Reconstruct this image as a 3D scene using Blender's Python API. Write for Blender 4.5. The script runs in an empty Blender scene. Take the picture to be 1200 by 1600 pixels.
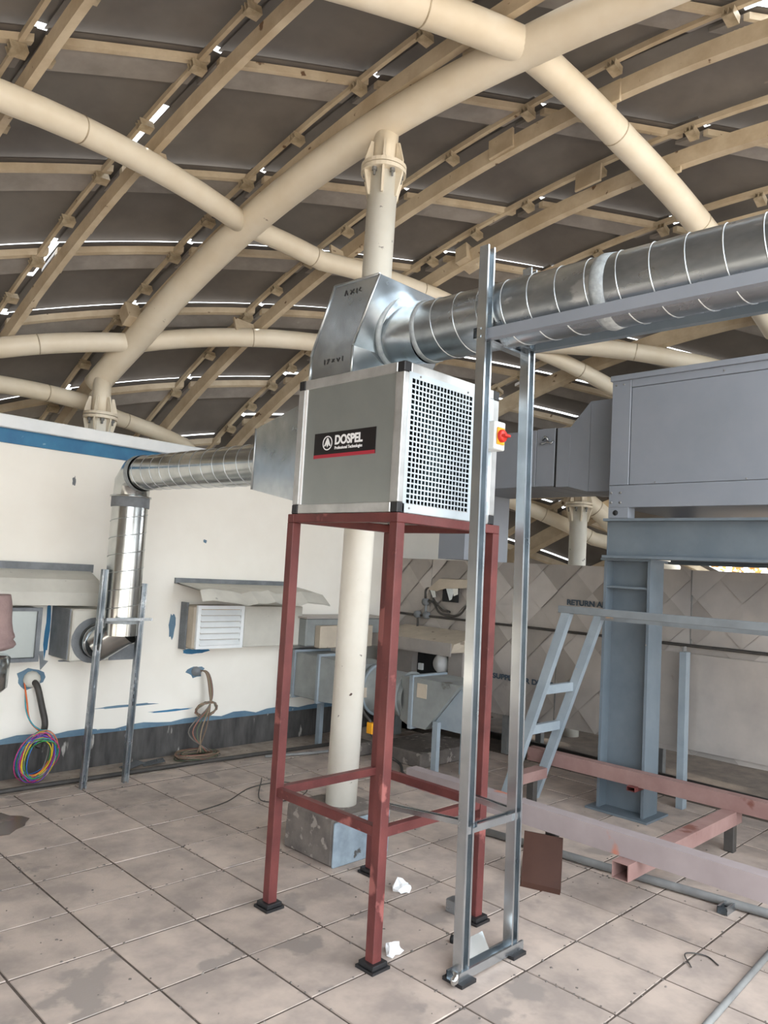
import bpy, bmesh, math, random
from mathutils import Vector, Matrix
random.seed(7)
V = Vector
sc = bpy.context.scene
COL = sc.collection

# ------------------------------------------------------------------ camera, world, light, exposure
FPX, PITCH, ROLL, YAW, CAMH = 1188.0, math.radians(4.3), math.radians(3.25), math.radians(44.9), 1.6
_h = V((math.cos(YAW)*math.cos(PITCH), math.sin(YAW)*math.cos(PITCH), math.sin(PITCH)))
_r0 = V((math.sin(YAW), -math.cos(YAW), 0)); _u0 = _r0.cross(_h)
_r = math.cos(ROLL)*_r0 + math.sin(ROLL)*_u0
_u = -math.sin(ROLL)*_r0 + math.cos(ROLL)*_u0
cd = bpy.data.cameras.new('camera'); cam = bpy.data.objects.new('camera', cd); COL.objects.link(cam)
cd.sensor_fit = 'VERTICAL'; cd.sensor_height = 36; cd.lens = FPX/1600*36; cd.clip_start = .05; cd.clip_end = 300
cam.matrix_world = Matrix(((_r.x, _u.x, -_h.x, 0), (_r.y, _u.y, -_h.y, 0), (_r.z, _u.z, -_h.z, CAMH), (0, 0, 0, 1)))
sc.camera = cam
def in_view(P, m=60):
    v = V(P) - V((0, 0, CAMH)); z = v.dot(_h)
    if z < .2: return False
    x = 600 + FPX*v.dot(_r)/z; y = 800 - FPX*v.dot(_u)/z
    return -m < x < 1200+m and -m < y < 1600+m

W = bpy.data.worlds.new('sky'); sc.world = W; W.use_nodes = True
bg = W.node_tree.nodes['Background']; bg.inputs[0].default_value = (.88, .945, 1.0, 1); bg.inputs[1].default_value = 2.6
sd = bpy.data.lights.new('sun', 'SUN'); sd.energy = 4.0; sd.angle = math.radians(4); sd.color = (1, .93, .82)
so = bpy.data.objects.new('sun', sd); COL.objects.link(so)
so.rotation_euler = V((-.34, -.40, -.85)).to_track_quat('-Z', 'Y').to_euler(); so.location = (0, -6, 12)
vs = sc.view_settings; vs.view_transform = 'Standard'; vs.look = 'None'; vs.gamma = 1; vs.use_curve_mapping = False
vs.exposure = 1.22

# ------------------------------------------------------------------ materials
def lin(c):
    return tuple(((v/255)/12.92 if v/255 <= .04045 else ((v/255+.055)/1.055)**2.4) for v in c) + (1,)
MATS = {}
def mat(name, c1, c2=None, scale=6, rough=.6, metal=0, bump=0, bscale=60, chip=None, chip_amt=.62, chip_scale=14, rvar=0, rand=0, stretch=None, spec=.5, detail=4):
    m = bpy.data.materials.new(name); m.use_nodes = True; nt = m.node_tree; N = nt.nodes; L = nt.links
    b = N['Principled BSDF']; b.inputs['Roughness'].default_value = rough; b.inputs['Metallic'].default_value = metal
    b.inputs['Specular IOR Level'].default_value = spec
    tc = N.new('ShaderNodeTexCoord'); mp = N.new('ShaderNodeMapping'); L.new(tc.outputs['Object'], mp.inputs[0])
    if stretch: mp.inputs['Scale'].default_value = stretch
    src = None
    if rand:
        oi = N.new('ShaderNodeObjectInfo'); ad = N.new('ShaderNodeVectorMath'); ad.operation = 'SCALE'
        cmb = N.new('ShaderNodeCombineXYZ')
        for i in range(3): L.new(oi.outputs['Random'], cmb.inputs[i])
        L.new(cmb.outputs[0], ad.inputs[0]); ad.inputs['Scale'].default_value = 37
        L.new(ad.outputs[0], mp.inputs['Location'])
    n = N.new('ShaderNodeTexNoise'); n.inputs['Scale'].default_value = scale; n.inputs['Detail'].default_value = detail; n.inputs['Roughness'].default_value = .6
    L.new(mp.outputs[0], n.inputs['Vector'])
    mx = N.new('ShaderNodeMix'); mx.data_type = 'RGBA'
    rp = N.new('ShaderNodeMapRange'); rp.inputs[1].default_value = .35; rp.inputs[2].default_value = .65
    L.new(n.outputs['Fac'], rp.inputs[0]); L.new(rp.outputs[0], mx.inputs[0])
    mx.inputs[6].default_value = lin(c1); mx.inputs[7].default_value = lin(c2 or c1)
    out = mx.outputs[2]
    if chip:
        n2 = N.new('ShaderNodeTexNoise'); n2.inputs['Scale'].default_value = chip_scale; n2.inputs['Detail'].default_value = 8; L.new(mp.outputs[0], n2.inputs['Vector'])
        g = N.new('ShaderNodeMapRange'); g.inputs[1].default_value = chip_amt; g.inputs[2].default_value = chip_amt+.04; L.new(n2.outputs['Fac'], g.inputs[0])
        m2 = N.new('ShaderNodeMix'); m2.data_type = 'RGBA'; L.new(g.outputs[0], m2.inputs[0]); L.new(out, m2.inputs[6]); m2.inputs[7].default_value = lin(chip); out = m2.outputs[2]
    if rand:
        hs = N.new('ShaderNodeHueSaturation'); rr = N.new('ShaderNodeMapRange'); rr.inputs[3].default_value = 1-rand; rr.inputs[4].default_value = 1+rand
        L.new(oi.outputs['Random'], rr.inputs[0]); L.new(rr.outputs[0], hs.inputs['Value']); L.new(out, hs.inputs['Color']); out = hs.outputs[0]
    L.new(out, b.inputs['Base Color'])
    if rvar:
        r2 = N.new('ShaderNodeMapRange'); r2.inputs[3].default_value = max(.03, rough-rvar); r2.inputs[4].default_value = rough+rvar
        L.new(n.outputs['Fac'], r2.inputs[0]); L.new(r2.outputs[0], b.inputs['Roughness'])
    if bump:
        n3 = N.new('ShaderNodeTexNoise'); n3.inputs['Scale'].default_value = bscale; n3.inputs['Detail'].default_value = 3; L.new(mp.outputs[0], n3.inputs['Vector'])
        bp = N.new('ShaderNodeBump'); bp.inputs['Strength'].default_value = bump; bp.inputs['Distance'].default_value = .01
        L.new(n3.outputs['Fac'], bp.inputs['Height']); L.new(bp.outputs[0], b.inputs['Normal'])
    MATS[name] = m; return m
M_cream = mat('cream_paint', (232, 222, 203), (222, 209, 186), 3, .45, chip=(120, 95, 75), chip_amt=.72, chip_scale=9)
M_column = mat('column_paint', (240, 237, 227), (232, 228, 216), 3, .4, chip=(70, 50, 42), chip_amt=.685, chip_scale=15)
M_purlin = mat('purlin_paint', (206, 191, 166), (182, 164, 138), 5, .5, chip=(110, 85, 65), chip_amt=.68, chip_scale=12)
M_panel = mat('roof_sheet', (116, 111, 106), (100, 95, 91), 2.2, .45, chip=(150, 140, 128), chip_amt=.76, chip_scale=4, rand=.06)
M_band = mat('lap_sheet', (158, 152, 147), (138, 132, 127), 5, .5, chip=(165, 158, 150), chip_amt=.7, stretch=(1, 1, 1), rand=.06)
M_clip = mat('clip_metal', (200, 185, 160), (160, 145, 120), 12, .45, .2)
M_tile = mat('concrete_tile', (192, 175, 163), (158, 145, 137), 4.5, .62, chip=(150, 139, 132), chip_amt=.62, chip_scale=3.2, rand=.08, bump=.12, bscale=90, rvar=.12)
M_grout = mat('grout', (72, 63, 57), (98, 86, 78), 20, .9, bump=.4)
M_dust = mat('dusty_concrete', (178, 164, 152), (140, 128, 118), 7, .9, bump=.3)
M_shaded_dirt = mat('shaded_dirt', (104, 92, 82), (82, 72, 64), 6, .9, bump=.4)  # brown debris tone, darkened to imitate shade
M_wall = mat('wall_paint', (243, 239, 230), (237, 232, 222), 1.6, .7, chip=(200, 192, 180), chip_amt=.74, chip_scale=3.5, bump=.05, bscale=30)
M_white = mat('white_paint', (236, 238, 238), (222, 226, 228), 3, .55)
M_blue = mat('blue_paint', (52, 120, 158), (40, 100, 140), 5, .55, chip=(120, 160, 180), chip_amt=.7)
M_tar = mat('bitumen', (52, 50, 50), (84, 82, 80), 5, .7, chip=(170, 166, 160), chip_amt=.655, chip_scale=6, stretch=(2.2, 2.2, .55), bump=.3, bscale=25)
M_bluegrey = mat('blue_grey_band', (104, 132, 150), (84, 112, 134), 6, .6, chip=(190, 196, 198), chip_amt=.66)
M_galv = mat('galvanized', (200, 206, 210), (176, 183, 188), 7, .24, .95, rvar=.1)
M_galv2 = mat('galvanized_dusty', (186, 192, 197), (140, 148, 154), 6, .3, .92, rvar=.14, chip=(204, 209, 212), chip_amt=.6, chip_scale=8, stretch=(1, .5, 1))
M_galvshiny = mat('bright_galvanized', (206, 208, 206), (180, 183, 182), 5, .2, .97, rvar=.08)
M_seam = mat('seam_metal', (200, 204, 205), (176, 180, 182), 20, .32, .9)
M_putty = mat('sealant', (172, 178, 180), (146, 152, 156), 25, .6, .2, bump=.5, bscale=40)
M_casing = mat('casing_sheet', (168, 173, 170), (160, 165, 163), 4, .4, .75)
M_alu = mat('aluminium_profile', (206, 206, 204), (184, 184, 182), 8, .33, .65)
M_silver = mat('silver_panel', (198, 208, 213), (190, 200, 206), 4, .4, .5)
M_black = mat('black_plastic', (28, 28, 30), (36, 36, 38), 8, .45)
M_label = mat('label_black', (22, 18, 20), None, 3, .35)
M_lred = mat('label_red', (168, 44, 60), None, 3, .35)
M_lwhite = mat('label_white', (240, 240, 240), None, 3, .4)
M_red = mat('red_oxide_primer', (108, 54, 51), (86, 39, 38), 5, .5, chip=(142, 84, 79), chip_amt=.64, chip_scale=5, bump=.1)
M_pink = mat('faded_primer', (152, 122, 116), (136, 105, 100), 5, .6, chip=(112, 70, 60), chip_amt=.62, chip_scale=4)
M_greyrail = mat('grey_pink_rail', (158, 146, 146), (144, 132, 132), 3, .55, chip=(176, 110, 90), chip_amt=.63, chip_scale=2.4)
M_grey = mat('grey_blue_paint', (134, 139, 148), (126, 132, 141), 2, .42, chip=(165, 150, 140), chip_amt=.78, chip_scale=6)
M_steel = mat('steel_grey_paint', (108, 118, 126), (97, 108, 117), 4, .5, chip=(160, 145, 130), chip_amt=.74, chip_scale=8)
M_ladder = mat('ladder_paint', (146, 156, 163), (130, 141, 149), 5, .5, chip=(176, 150, 118), chip_amt=.72, chip_scale=6)
M_handrail = mat('handrail_paint', (124, 130, 134), (108, 113, 117), 4, .5, chip=(160, 130, 96), chip_amt=.66, chip_scale=4)
M_clad = mat('cladding_sheet', (180, 173, 167), (164, 158, 153), 3, .42, .35, chip=(150, 140, 132), chip_amt=.7, chip_scale=4)
M_clad2 = mat('cladding_sheet_dull', (166, 159, 153), (152, 146, 141), 3, .5, .3)
M_clad3 = mat('cladding_sheet_bright', (192, 186, 181), (178, 172, 168), 3, .38, .35)
M_insul = mat('insulated_sheet', (150, 154, 153), (132, 136, 136), 5, .55, .2, chip=(96, 92, 88), chip_amt=.68, chip_scale=5)
M_beige = mat('beige_duct', (196, 184, 166), (176, 164, 148), 4, .6, chip=(140, 126, 112), chip_amt=.66)
M_canopy = mat('canopy_sheet', (205, 202, 192), (190, 187, 178), 3, .6, chip=(150, 148, 142), chip_amt=.7)
M_greytape = mat('grey_mastic', (128, 132, 136), (108, 112, 116), 9, .7, bump=.3)
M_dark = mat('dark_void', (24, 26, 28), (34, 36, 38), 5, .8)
M_fan = mat('fan_housing', (70, 92, 98), (56, 74, 80), 5, .4, .4)
M_brown = mat('brown_plate', (74, 50, 42), (64, 42, 35), 4, .35)
M_pipe = mat('grey_pipe', (132, 132, 130), (112, 112, 112), 7, .6)
M_cable = mat('dark_cable', (70, 66, 62), (54, 52, 50), 10, .6)
M_conc = mat('grey_concrete', (120, 112, 106), (92, 86, 82), 6, .85, chip=(150, 142, 134), chip_amt=.6, bump=.5, bscale=30)
M_plinthblue = mat('plinth_render', (150, 164, 174), (118, 130, 140), 6, .75, chip=(74, 72, 70), chip_amt=.62, bump=.5, bscale=25)
M_paper = mat('tissue', (244, 246, 248), None, 5, .8)
M_wet = mat('wet_floor', (96, 78, 66), (84, 68, 58), 4, .25)
M_cloth = mat('pink_cloth', (158, 134, 130), (140, 118, 116), 6, .85, bump=.3, bscale=80)
M_switchgrey = mat('switch_grey', (214, 216, 214), None, 5, .45)
M_swred = mat('switch_red', (214, 48, 34), None, 5, .4)
M_swyel = mat('switch_yellow', (246, 172, 30), None, 5, .45)
M_text = mat('stencil_paint', (58, 74, 90), (74, 88, 100), 30, .7)
M_ink = mat('marker_ink', (40, 36, 34), None, 5, .6)
M_leaf = mat('hedge_leaf', (206, 140, 66), (150, 120, 56), 3, .7)
M_earth = mat('outside_ground', (190, 178, 160), (170, 158, 142), 1, .9)

# ------------------------------------------------------------------ mesh builder
class MB:
    def __init__(s): s.v = []; s.f = []; s.sm = []
    def add(s, vs_, fs, smooth=False):
        o = len(s.v); s.v += [V(p) for p in vs_]; s.f += [tuple(o+i for i in f) for f in fs]; s.sm += [smooth]*len(fs); return s
    def box(s, x0, x1, y0, y1, z0, z1):
        return s.add([(x0,y0,z0),(x1,y0,z0),(x1,y1,z0),(x0,y1,z0),(x0,y0,z1),(x1,y0,z1),(x1,y1,z1),(x0,y1,z1)],
                     [(0,3,2,1),(4,5,6,7),(0,1,5,4),(1,2,6,5),(2,3,7,6),(3,0,4,7)])
    def hexa(s, a, b):      # two matching quads
        n = len(a); fs = [tuple(reversed(range(n))), tuple(range(n, 2*n))] + [(i, (i+1) % n, n+(i+1) % n, n+i) for i in range(n)]
        return s.add(list(a)+list(b), fs)
    def prism(s, poly, d):
        d = V(d); return s.hexa([V(p) for p in poly], [V(p)+d for p in poly])
    def beam(s, a, b, w, h, up=(0, 0, 1)):
        a, b = V(a), V(b); d = (b-a).normalized(); sd_ = d.cross(V(up)).normalized(); u = sd_.cross(d)
        q = lambda p: [p-sd_*w/2-u*h/2, p+sd_*w/2-u*h/2, p+sd_*w/2+u*h/2, p-sd_*w/2+u*h/2]
        return s.hexa(q(a), q(b))
    def hollow(s, a, b, w, h, t=.004, up=(0, 0, 1)):   # open-ended rectangular tube
        a, b = V(a), V(b); d = (b-a).normalized(); sd_ = d.cross(V(up)).normalized(); u = sd_.cross(d)
        def ring(p, k): return [p-sd_*(w/2-k)-u*(h/2-k), p+sd_*(w/2-k)-u*(h/2-k), p+sd_*(w/2-k)+u*(h/2-k), p-sd_*(w/2-k)+u*(h/2-k)]
        vs_ = ring(a, 0)+ring(b, 0)+ring(b, t)+ring(a, t); fs = []
        for k in range(4):
            for i in range(4): fs.append((k*4+i, k*4+(i+1) % 4, ((k+1) % 4)*4+(i+1) % 4, ((k+1) % 4)*4+i))
        return s.add(vs_, fs)
    def profile(s, a, b, prof, side):  # sweep a closed 2d profile (side, up coords) from a to b
        a, b = V(a), V(b); d = (b-a).normalized(); sd_ = V(side).normalized(); u = sd_.cross(d).normalized()
        return s.hexa([a+sd_*x+u*y for x, y in prof], [b+sd_*x+u*y for x, y in prof])
    def tube(s, pts, r, seg=12, cap=True, closed=False):
        pts = [V(p) for p in pts]; n = len(pts); rs = r if isinstance(r, (list, tuple)) else [r]*n
        t0 = (pts[1]-pts[0]).normalized(); ref = V((0, 0, 1)) if abs(t0.z) < .9 else V((1, 0, 0))
        nn = t0.cross(ref).normalized(); vs_ = []
        for i, p in enumerate(pts):
            if closed: t = (pts[(i+1) % n]-pts[i-1]).normalized()
            else: t = (pts[min(i+1, n-1)]-pts[max(i-1, 0)]).normalized()
            nn = (nn-t*nn.dot(t)).normalized(); bb = t.cross(nn)
            for k in range(seg):
                a = 2*math.pi*k/seg; vs_.append(p+(nn*math.cos(a)+bb*math.sin(a))*rs[i])
        fs = []
        for i in range(n if closed else n-1):
            j = (i+1) % n
            for k in range(seg): fs.append((i*seg+k, i*seg+(k+1) % seg, j*seg+(k+1) % seg, j*seg+k))
        o = len(s.v); s.add(vs_, fs, True)
        if cap and not closed:
            s.f.append(tuple(o+k for k in reversed(range(seg)))); s.f.append(tuple(o+(n-1)*seg+k for k in range(seg))); s.sm += [False, False]
        return s
    def lathe(s, c, ax, prof, seg=24, smooth=True):    # prof: (radius, distance along axis)
        c = V(c); ax = V(ax).normalized(); ref = V((0, 0, 1)) if abs(ax.z) < .9 else V((1, 0, 0))
        n1 = ax.cross(ref).normalized(); n2 = ax.cross(n1); vs_ = []
        for r, h in prof:
            for k in range(seg):
                a = 2*math.pi*k/seg; vs_.append(c+ax*h+(n1*math.cos(a)+n2*math.sin(a))*r)
        fs = [(i*seg+k, i*seg+(k+1) % seg, (i+1)*seg+(k+1) % seg, (i+1)*seg+k) for i in range(len(prof)-1) for k in range(seg)]
        return s.add(vs_, fs, smooth)
    def build(s, name, m, parent=None, bevel=0, shade=None):
        o0 = V((0, 0, 0)) if parent is None else V(parent.get('_o', (0, 0, 0)))
        me = bpy.data.meshes.new(name)
        me.from_pydata([tuple(p-o0) for p in s.v], [], s.f)
        for p, k in zip(me.polygons, s.sm): p.use_smooth = k
        bm = bmesh.new(); bm.from_mesh(me); bmesh.ops.recalc_face_normals(bm, faces=bm.faces)
        if bevel: bmesh.ops.bevel(bm, geom=list(bm.edges), offset=bevel, segments=1, affect='EDGES', clamp_overlap=True)
        bm.to_mesh(me); bm.free(); me.materials.append(m)
        o = bpy.data.objects.new(name, me); COL.objects.link(o)
        if parent is not None: o.parent = parent
        o['_o'] = tuple(o0); return o
def root(name, base, label=None, cat=None, group=None, kind=None):
    o = bpy.data.objects.new(name, None); COL.objects.link(o); o.location = base; o['_o'] = tuple(base); o.empty_display_size = .1
    return tag(o, label, cat, group, kind)
def tag(o, label=None, cat=None, group=None, kind=None):
    if label: o['label'] = label
    if cat: o['category'] = cat
    if group: o['group'] = group
    if kind: o['kind'] = kind
    return o
def single(mb, name, m, base, label, cat, group=None, bevel=0):   # one-mesh thing with its origin at base
    for i, p in enumerate(mb.v): mb.v[i] = p-V(base)
    o = mb.build(name, m, None, bevel); o.location = base; o['_o'] = tuple(base); return tag(o, label, cat, group)
def copy_part(src, parent, loc, rot=None):
    c = src.copy(); COL.objects.link(c); c.parent = parent; c.location = loc
    if rot is not None: c.rotation_euler = rot
    return c
def text_mesh(body, size, mtx, m, name, parent, offset=0.0, width=None):
    cu = bpy.data.curves.new(name, 'FONT'); cu.body = body; cu.size = size; cu.extrude = .0006; cu.offset = offset
    t = bpy.data.objects.new(name+'_tmp', cu); COL.objects.link(t)
    dg = bpy.context.evaluated_depsgraph_get(); me = bpy.data.meshes.new_from_object(t.evaluated_get(dg))
    bpy.data.objects.remove(t); bpy.data.curves.remove(cu)
    xs = [v.co.x for v in me.vertices]; x0 = min(xs); sx = 1 if width is None else width/(max(xs)-x0)
    o0 = V(parent['_o'])
    for v in me.vertices: v.co = mtx @ V(((v.co.x-x0)*sx, v.co.y, v.co.z)) - o0
    me.materials.clear(); me.materials.append(m); me.name = name
    o = bpy.data.objects.new(name, me); COL.objects.link(o); o.parent = parent; return o
def smooth(pts, n=6):
    P = [V(p) for p in pts]; P = [P[0]*2-P[1]]+P+[P[-1]*2-P[-2]]; out = []
    for i in range(1, len(P)-2):
        for k in range(n):
            t = k/n; a, b, c, d = P[i-1:i+3]
            out.append(.5*((2*b)+(c-a)*t+(2*a-5*b+4*c-d)*t*t+(3*b-a-3*c+d)*t**3))
    return out+[P[-2]]
def frame_negx(x, y, z):   # local x -> -Y, local y -> +Z, normal -> -X
    return Matrix(((0, 0, -1, x), (-1, 0, 0, y), (0, 1, 0, z), (0, 0, 0, 1)))
def arc(c, a, b, n):       # points c + a*cos + b*sin over a quarter turn
    return [V(c)+V(a)*math.cos(t)+V(b)*math.sin(t) for t in [math.pi/2*i/n for i in range(n+1)]]
def helix(a, b, r, pitch, n=20, wire=.004, phase=0):
    a, b = V(a), V(b); ax = (b-a); Ln = ax.length; ax.normalize()
    ref = V((0, 0, 1)) if abs(ax.z) < .9 else V((1, 0, 0)); n1 = ax.cross(ref).normalized(); n2 = ax.cross(n1)
    k = int(Ln/pitch*n); return [a+ax*(i*pitch/n)+(n1*math.cos(2*math.pi*i/n+phase)+n2*math.sin(2*math.pi*i/n+phase))*r for i in range(k+1)]

# ------------------------------------------------------------------ floor
floor = root('floor', (0, 0, 0), kind='structure')
MB().box(-3.5, 7.2, -5, 7, -.3, -.0035).build('slab', M_grout, floor)
MB().box(-3.5, 7.2, 5.22, 5.75, -.013, .001).build('concrete_strip', M_dust, floor)
MB().box(5.8, 8.45, -5, 5.58, -.05, .001).build('concrete_strip', M_shaded_dirt, floor)  # brown floor under the clad ducts, shade put into its colour
tm = MB(); h_ = .1955; b_ = .002
tm.hexa([V((-h_, -h_, -.02)), V((h_, -h_, -.02)), V((h_, h_, -.02)), V((-h_, h_, -.02))], [V((-h_, -h_, -.005)), V((h_, -h_, -.005)), V((h_, h_, -.005)), V((-h_, h_, -.005))])
q = h_-b_
tm.add([(-h_, -h_, -.005), (h_, -h_, -.005), (h_, h_, -.005), (-h_, h_, -.005), (-q, -q, 0), (q, -q, 0), (q, q, 0), (-q, q, 0)], [(4, 5, 6, 7), (0, 1, 5, 4), (1, 2, 6, 5), (2, 3, 7, 6), (3, 0, 4, 7)])
tile0 = tm.build('tile', M_tile, floor)
cells = []
for i in range(-13, 11):
    for j in range(-18, 8):
        x = 1.575+.4*i+.2; y = 2.2+.4*j+.2
        hy = .5 if j == 7 else 1
        if hy < 1: y = 5.11
        v = V((x, y, -1.6)); vis = any(in_view((x+a*.2, y+b*.2, 0), 20) for a in (-1, 0, 1) for b in (-1, 0, 1))
        cells.append((not vis, v.length, x, y, hy))
cells.sort()
rest = MB(); first = True
for k, (nv, d, x, y, hy) in enumerate(cells):
    if k < 300 and not nv:
        t = tile0 if first else copy_part(tile0, floor, (0, 0, 0)); first = False
        t.location = (x, y, random.uniform(-.0012, .001)); t.rotation_euler = (random.uniform(-.002, .002), random.uniform(-.002, .002), random.uniform(-.008, .008)); t.scale = (1, hy, 1)
    else: rest.box(x-.196, x+.196, y-.196*hy, y+.196*hy, -.02, -.001)
tag(rest.build('tile_field', M_tile, floor), kind='stuff')
gnd = MB().box(-60, 60, -60, 60, -.5, -.3).build('ground', M_earth); tag(gnd, kind='structure')

# ------------------------------------------------------------------ wall on the left with coping, band and skirting
wl = root('wall_left', (0, 0, 0), kind='structure')
MB().box(-1.5, 7.05, 5.6, 7.0, -.02, 2.42).build('wall_body', M_wall, wl)
def blob(cx, cz, rx, rz, y, n=14, seed=0):
    rd = random.Random(seed); pts = []
    for k in range(n):
        a = 2*math.pi*k/n; rr = rd.uniform(.65, 1.15); pts.append(V((cx+rx*rr*math.cos(a), y, cz+rz*rr*math.sin(a))))
    return pts
for k, (cx, cz, rx, rz, m) in enumerate([(2.16, .69, .1, .08, M_bluegrey), (3.5, .66, .09, .05, M_bluegrey), (3.48, .83, .13, .025, M_blue), (4.42, .6, .03, .27, M_blue),
        (2.45, .80, .1, .012, M_greytape), (2.25, 1.02, .02, .2, M_blue), (3.25, 1.05, .03, .12, M_bluegrey), (2.9, .43, .3, .012, M_bluegrey), (3.3, .36, .2, .01, M_blue), (2.35, 2.12, .015, .04, M_greytape), (3.5, 1.75, .02, .015, M_bluegrey)]):
    MB().prism(blob(cx, cz, rx, rz, 5.5985, seed=k), (0, .003, 0)).build('paint_patch', m, wl)
bb = root('baseboard_left', (0, 0, 0), kind='structure')
MB().box(-1.5, 5.7, 5.585, 5.6, 0, .245).build('bitumen_band', M_tar, bb)
e = MB(); n = 60
top = [(-1.5+7.2*i/n, .285+.008*math.sin(i*1.7)+random.uniform(-.01, .01)) for i in range(n+1)]
for i in range(n):
    (x0, z0), (x1, z1_) = top[i], top[i+1]
    e.add([(x0, 5.588, .235), (x1, 5.588, .235), (x1, 5.588, z1_), (x0, 5.588, z0)], [(0, 1, 2, 3)])
e.build('paint_line', M_bluegrey, bb)
tr = MB().box(-1.5, 7.05, 5.585, 5.6, 2.33, 2.43).build('trim_1', M_blue); tag(tr, kind='structure')
tr = MB().box(-1.5, 7.1, 5.53, 5.95, 2.43, 2.52).build('trim_2', M_white, bevel=.006); tag(tr, kind='structure')

wbk = MB().box(8.45, 8.6, -6, 7.0, -.3, 1.68).build('wall_light_block', M_conc); tag(wbk, kind='structure')  # added wall that blocks light from under the clad ducts
# ------------------------------------------------------------------ dome roof
SC_ = V((2.948, 1.952, -2.613)); R0 = 7.07
def SP(x, y, R):
    return SC_+V((x, y, math.sqrt(max(R*R-x*x-y*y, .01))))
ceil = root('ceiling', (0, 0, 0), kind='structure')
XP = [-6.55, -5.75, -4.9, -4.07, -3.24, -2.42, -1.59, -.74, .11, 1.01, 1.73, 2.45, 3.3, 4.05, 4.75, 5.45, 6.1, 6.65]
YMIN = -4.4
def px_(x0, y): return x0-.02*max(0, y-.5)**2
RA = [2.6, 3.8, 4.9, 5.85, 6.78, 7.72, 8.45, 9.07, 9.87, 10.5, 11.1, 11.7, 12.2]
RB = [2.6, 3.8, 4.9, 5.85, 6.72, 7.6, 8.3, 8.85, 9.43, 9.83, 10.3, 10.8, 11.3, 11.8, 12.3]
def ring_y(r, x):
    q_ = r*r-(x+3.25)**2
    return -4.5+math.sqrt(q_) if q_ > 0 else -9
def zmin_ok(P): return P.z > .9
rs = random.Random(3)
covers = []
for i in range(len(XP)-1):
    RR = RB if XP[i] > 1.5 else RA
    for k in range(len(RR)-1):
        ra, rb = RR[k], RR[k+1]
        def pt(u, w, R, ra=ra, rb=rb):
            x = XP[i]+.025+(XP[i+1]-XP[i]-.05)*u
            ya, yb = max(ring_y(ra, x), YMIN), max(ring_y(rb, x), YMIN)
            y = ya+(yb-ya)*w
            return SP(px_(x, y), y, R)
        c0, c1 = pt(.5, 0, 7.4), pt(.5, 1, 7.4); cc = pt(.5, .5, 7.4)-SC_
        if (c1-c0).length < .12: continue
        if cc.y-.35*min(cc.x, 1) < -1.85: continue                      # the dome is open towards the side the picture was taken from
        if max((pt(u_, w_, 7.4)-SC_).to_2d().length for u_ in (0, 1) for w_ in (0, 1)) > 7.25: continue
        if pt(.5, .3, 7.4).z < .0: continue
        if cc.y < 1.7 and cc.x > 5.3: continue              # open bay beside the air handling unit
        n = 4; m = MB()
        for lay, th in ((0, 0), (1, .006)):
            vs_ = [pt(a/n, -.03+1.06*b/n, 7.385+.04*b/n+th) for b in range(n+1) for a in range(n+1)]
            m.add(vs_, [(b*(n+1)+a, b*(n+1)+a+1, (b+1)*(n+1)+a+1, (b+1)*(n+1)+a) for b in range(n) for a in range(n)])
        m.build('panel', M_panel, ceil)
        L_ = (c1-c0).length
        if k > 0 and L_ > .25:
            g = .034/L_; m = MB(); n = 3        # cream edge angle along the seam
            a_ = [pt(t/n*1.0, .0, 7.335) for t in range(n+1)]; b_2 = [pt(t/n, g, 7.335) for t in range(n+1)]
            a2 = [pt(t/n, .0, 7.375) for t in range(n+1)]; b2 = [pt(t/n, g, 7.375) for t in range(n+1)]
            for t in range(n): m.hexa([a_[t], a_[t+1], b_2[t+1], b_2[t]], [a2[t], a2[t+1], b2[t+1], b2[t]])
            m.build('seam_angle', M_purlin, ceil)
            g2 = min(.6, .235/L_); m = MB()
            P1 = [pt(t/n, g, 7.352) for t in range(n+1)]; P2 = [pt(t/n, g2, 7.352) for t in range(n+1)]
            Q1 = [pt(t/n, g, 7.375) for t in range(n+1)]; Q2 = [pt(t/n, g2, 7.375) for t in range(n+1)]
            for t in range(n): m.hexa([P1[t], P1[t+1], P2[t+1], P2[t]], [Q1[t], Q1[t+1], Q2[t+1], Q2[t]])
            m.build('lap_band', M_band, ceil)
        # weather strip above the purlin gap (a few are missing: slits of daylight)
        for half in (0, 1):
            if rs.random() < .07: continue
            m = MB(); n = 2
            w0, w1 = (0, .5) if half == 0 else (.5, 1.0)
            def pc(s_, w, R):
                y = max(ring_y(ra, XP[i]), YMIN); y2 = max(ring_y(rb, XP[i]), YMIN); y = y+(y2-y)*w
                return SP(px_(XP[i], y)+s_, y, R)
            cp = pc(0, w0, 7.4)-SC_
            if cp.z+SC_.z < .2 or cp.to_2d().length > 7.2 or cp.y-.35*min(cp.x, 1) < -1.95 or (pc(0, 1, 7.4)-pc(0, 0, 7.4)).length < .1: continue
            for t in range(n):
                wa, wb = w0+(w1-w0)*t/n, w0+(w1-w0)*(t+1)/n
                ha, hb = 7.396+.04*wa, 7.396+.04*wb
                m.hexa([pc(-.07, wa, ha), pc(.07, wa, ha), pc(.07, wb, hb), pc(-.07, wb, hb)], [pc(-.07, wa, ha+.006), pc(.07, wa, ha+.006), pc(.07, wb, hb+.006), pc(-.07, wb, hb+.006)])
            m.build('weather_strip', M_panel, ceil)
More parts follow.
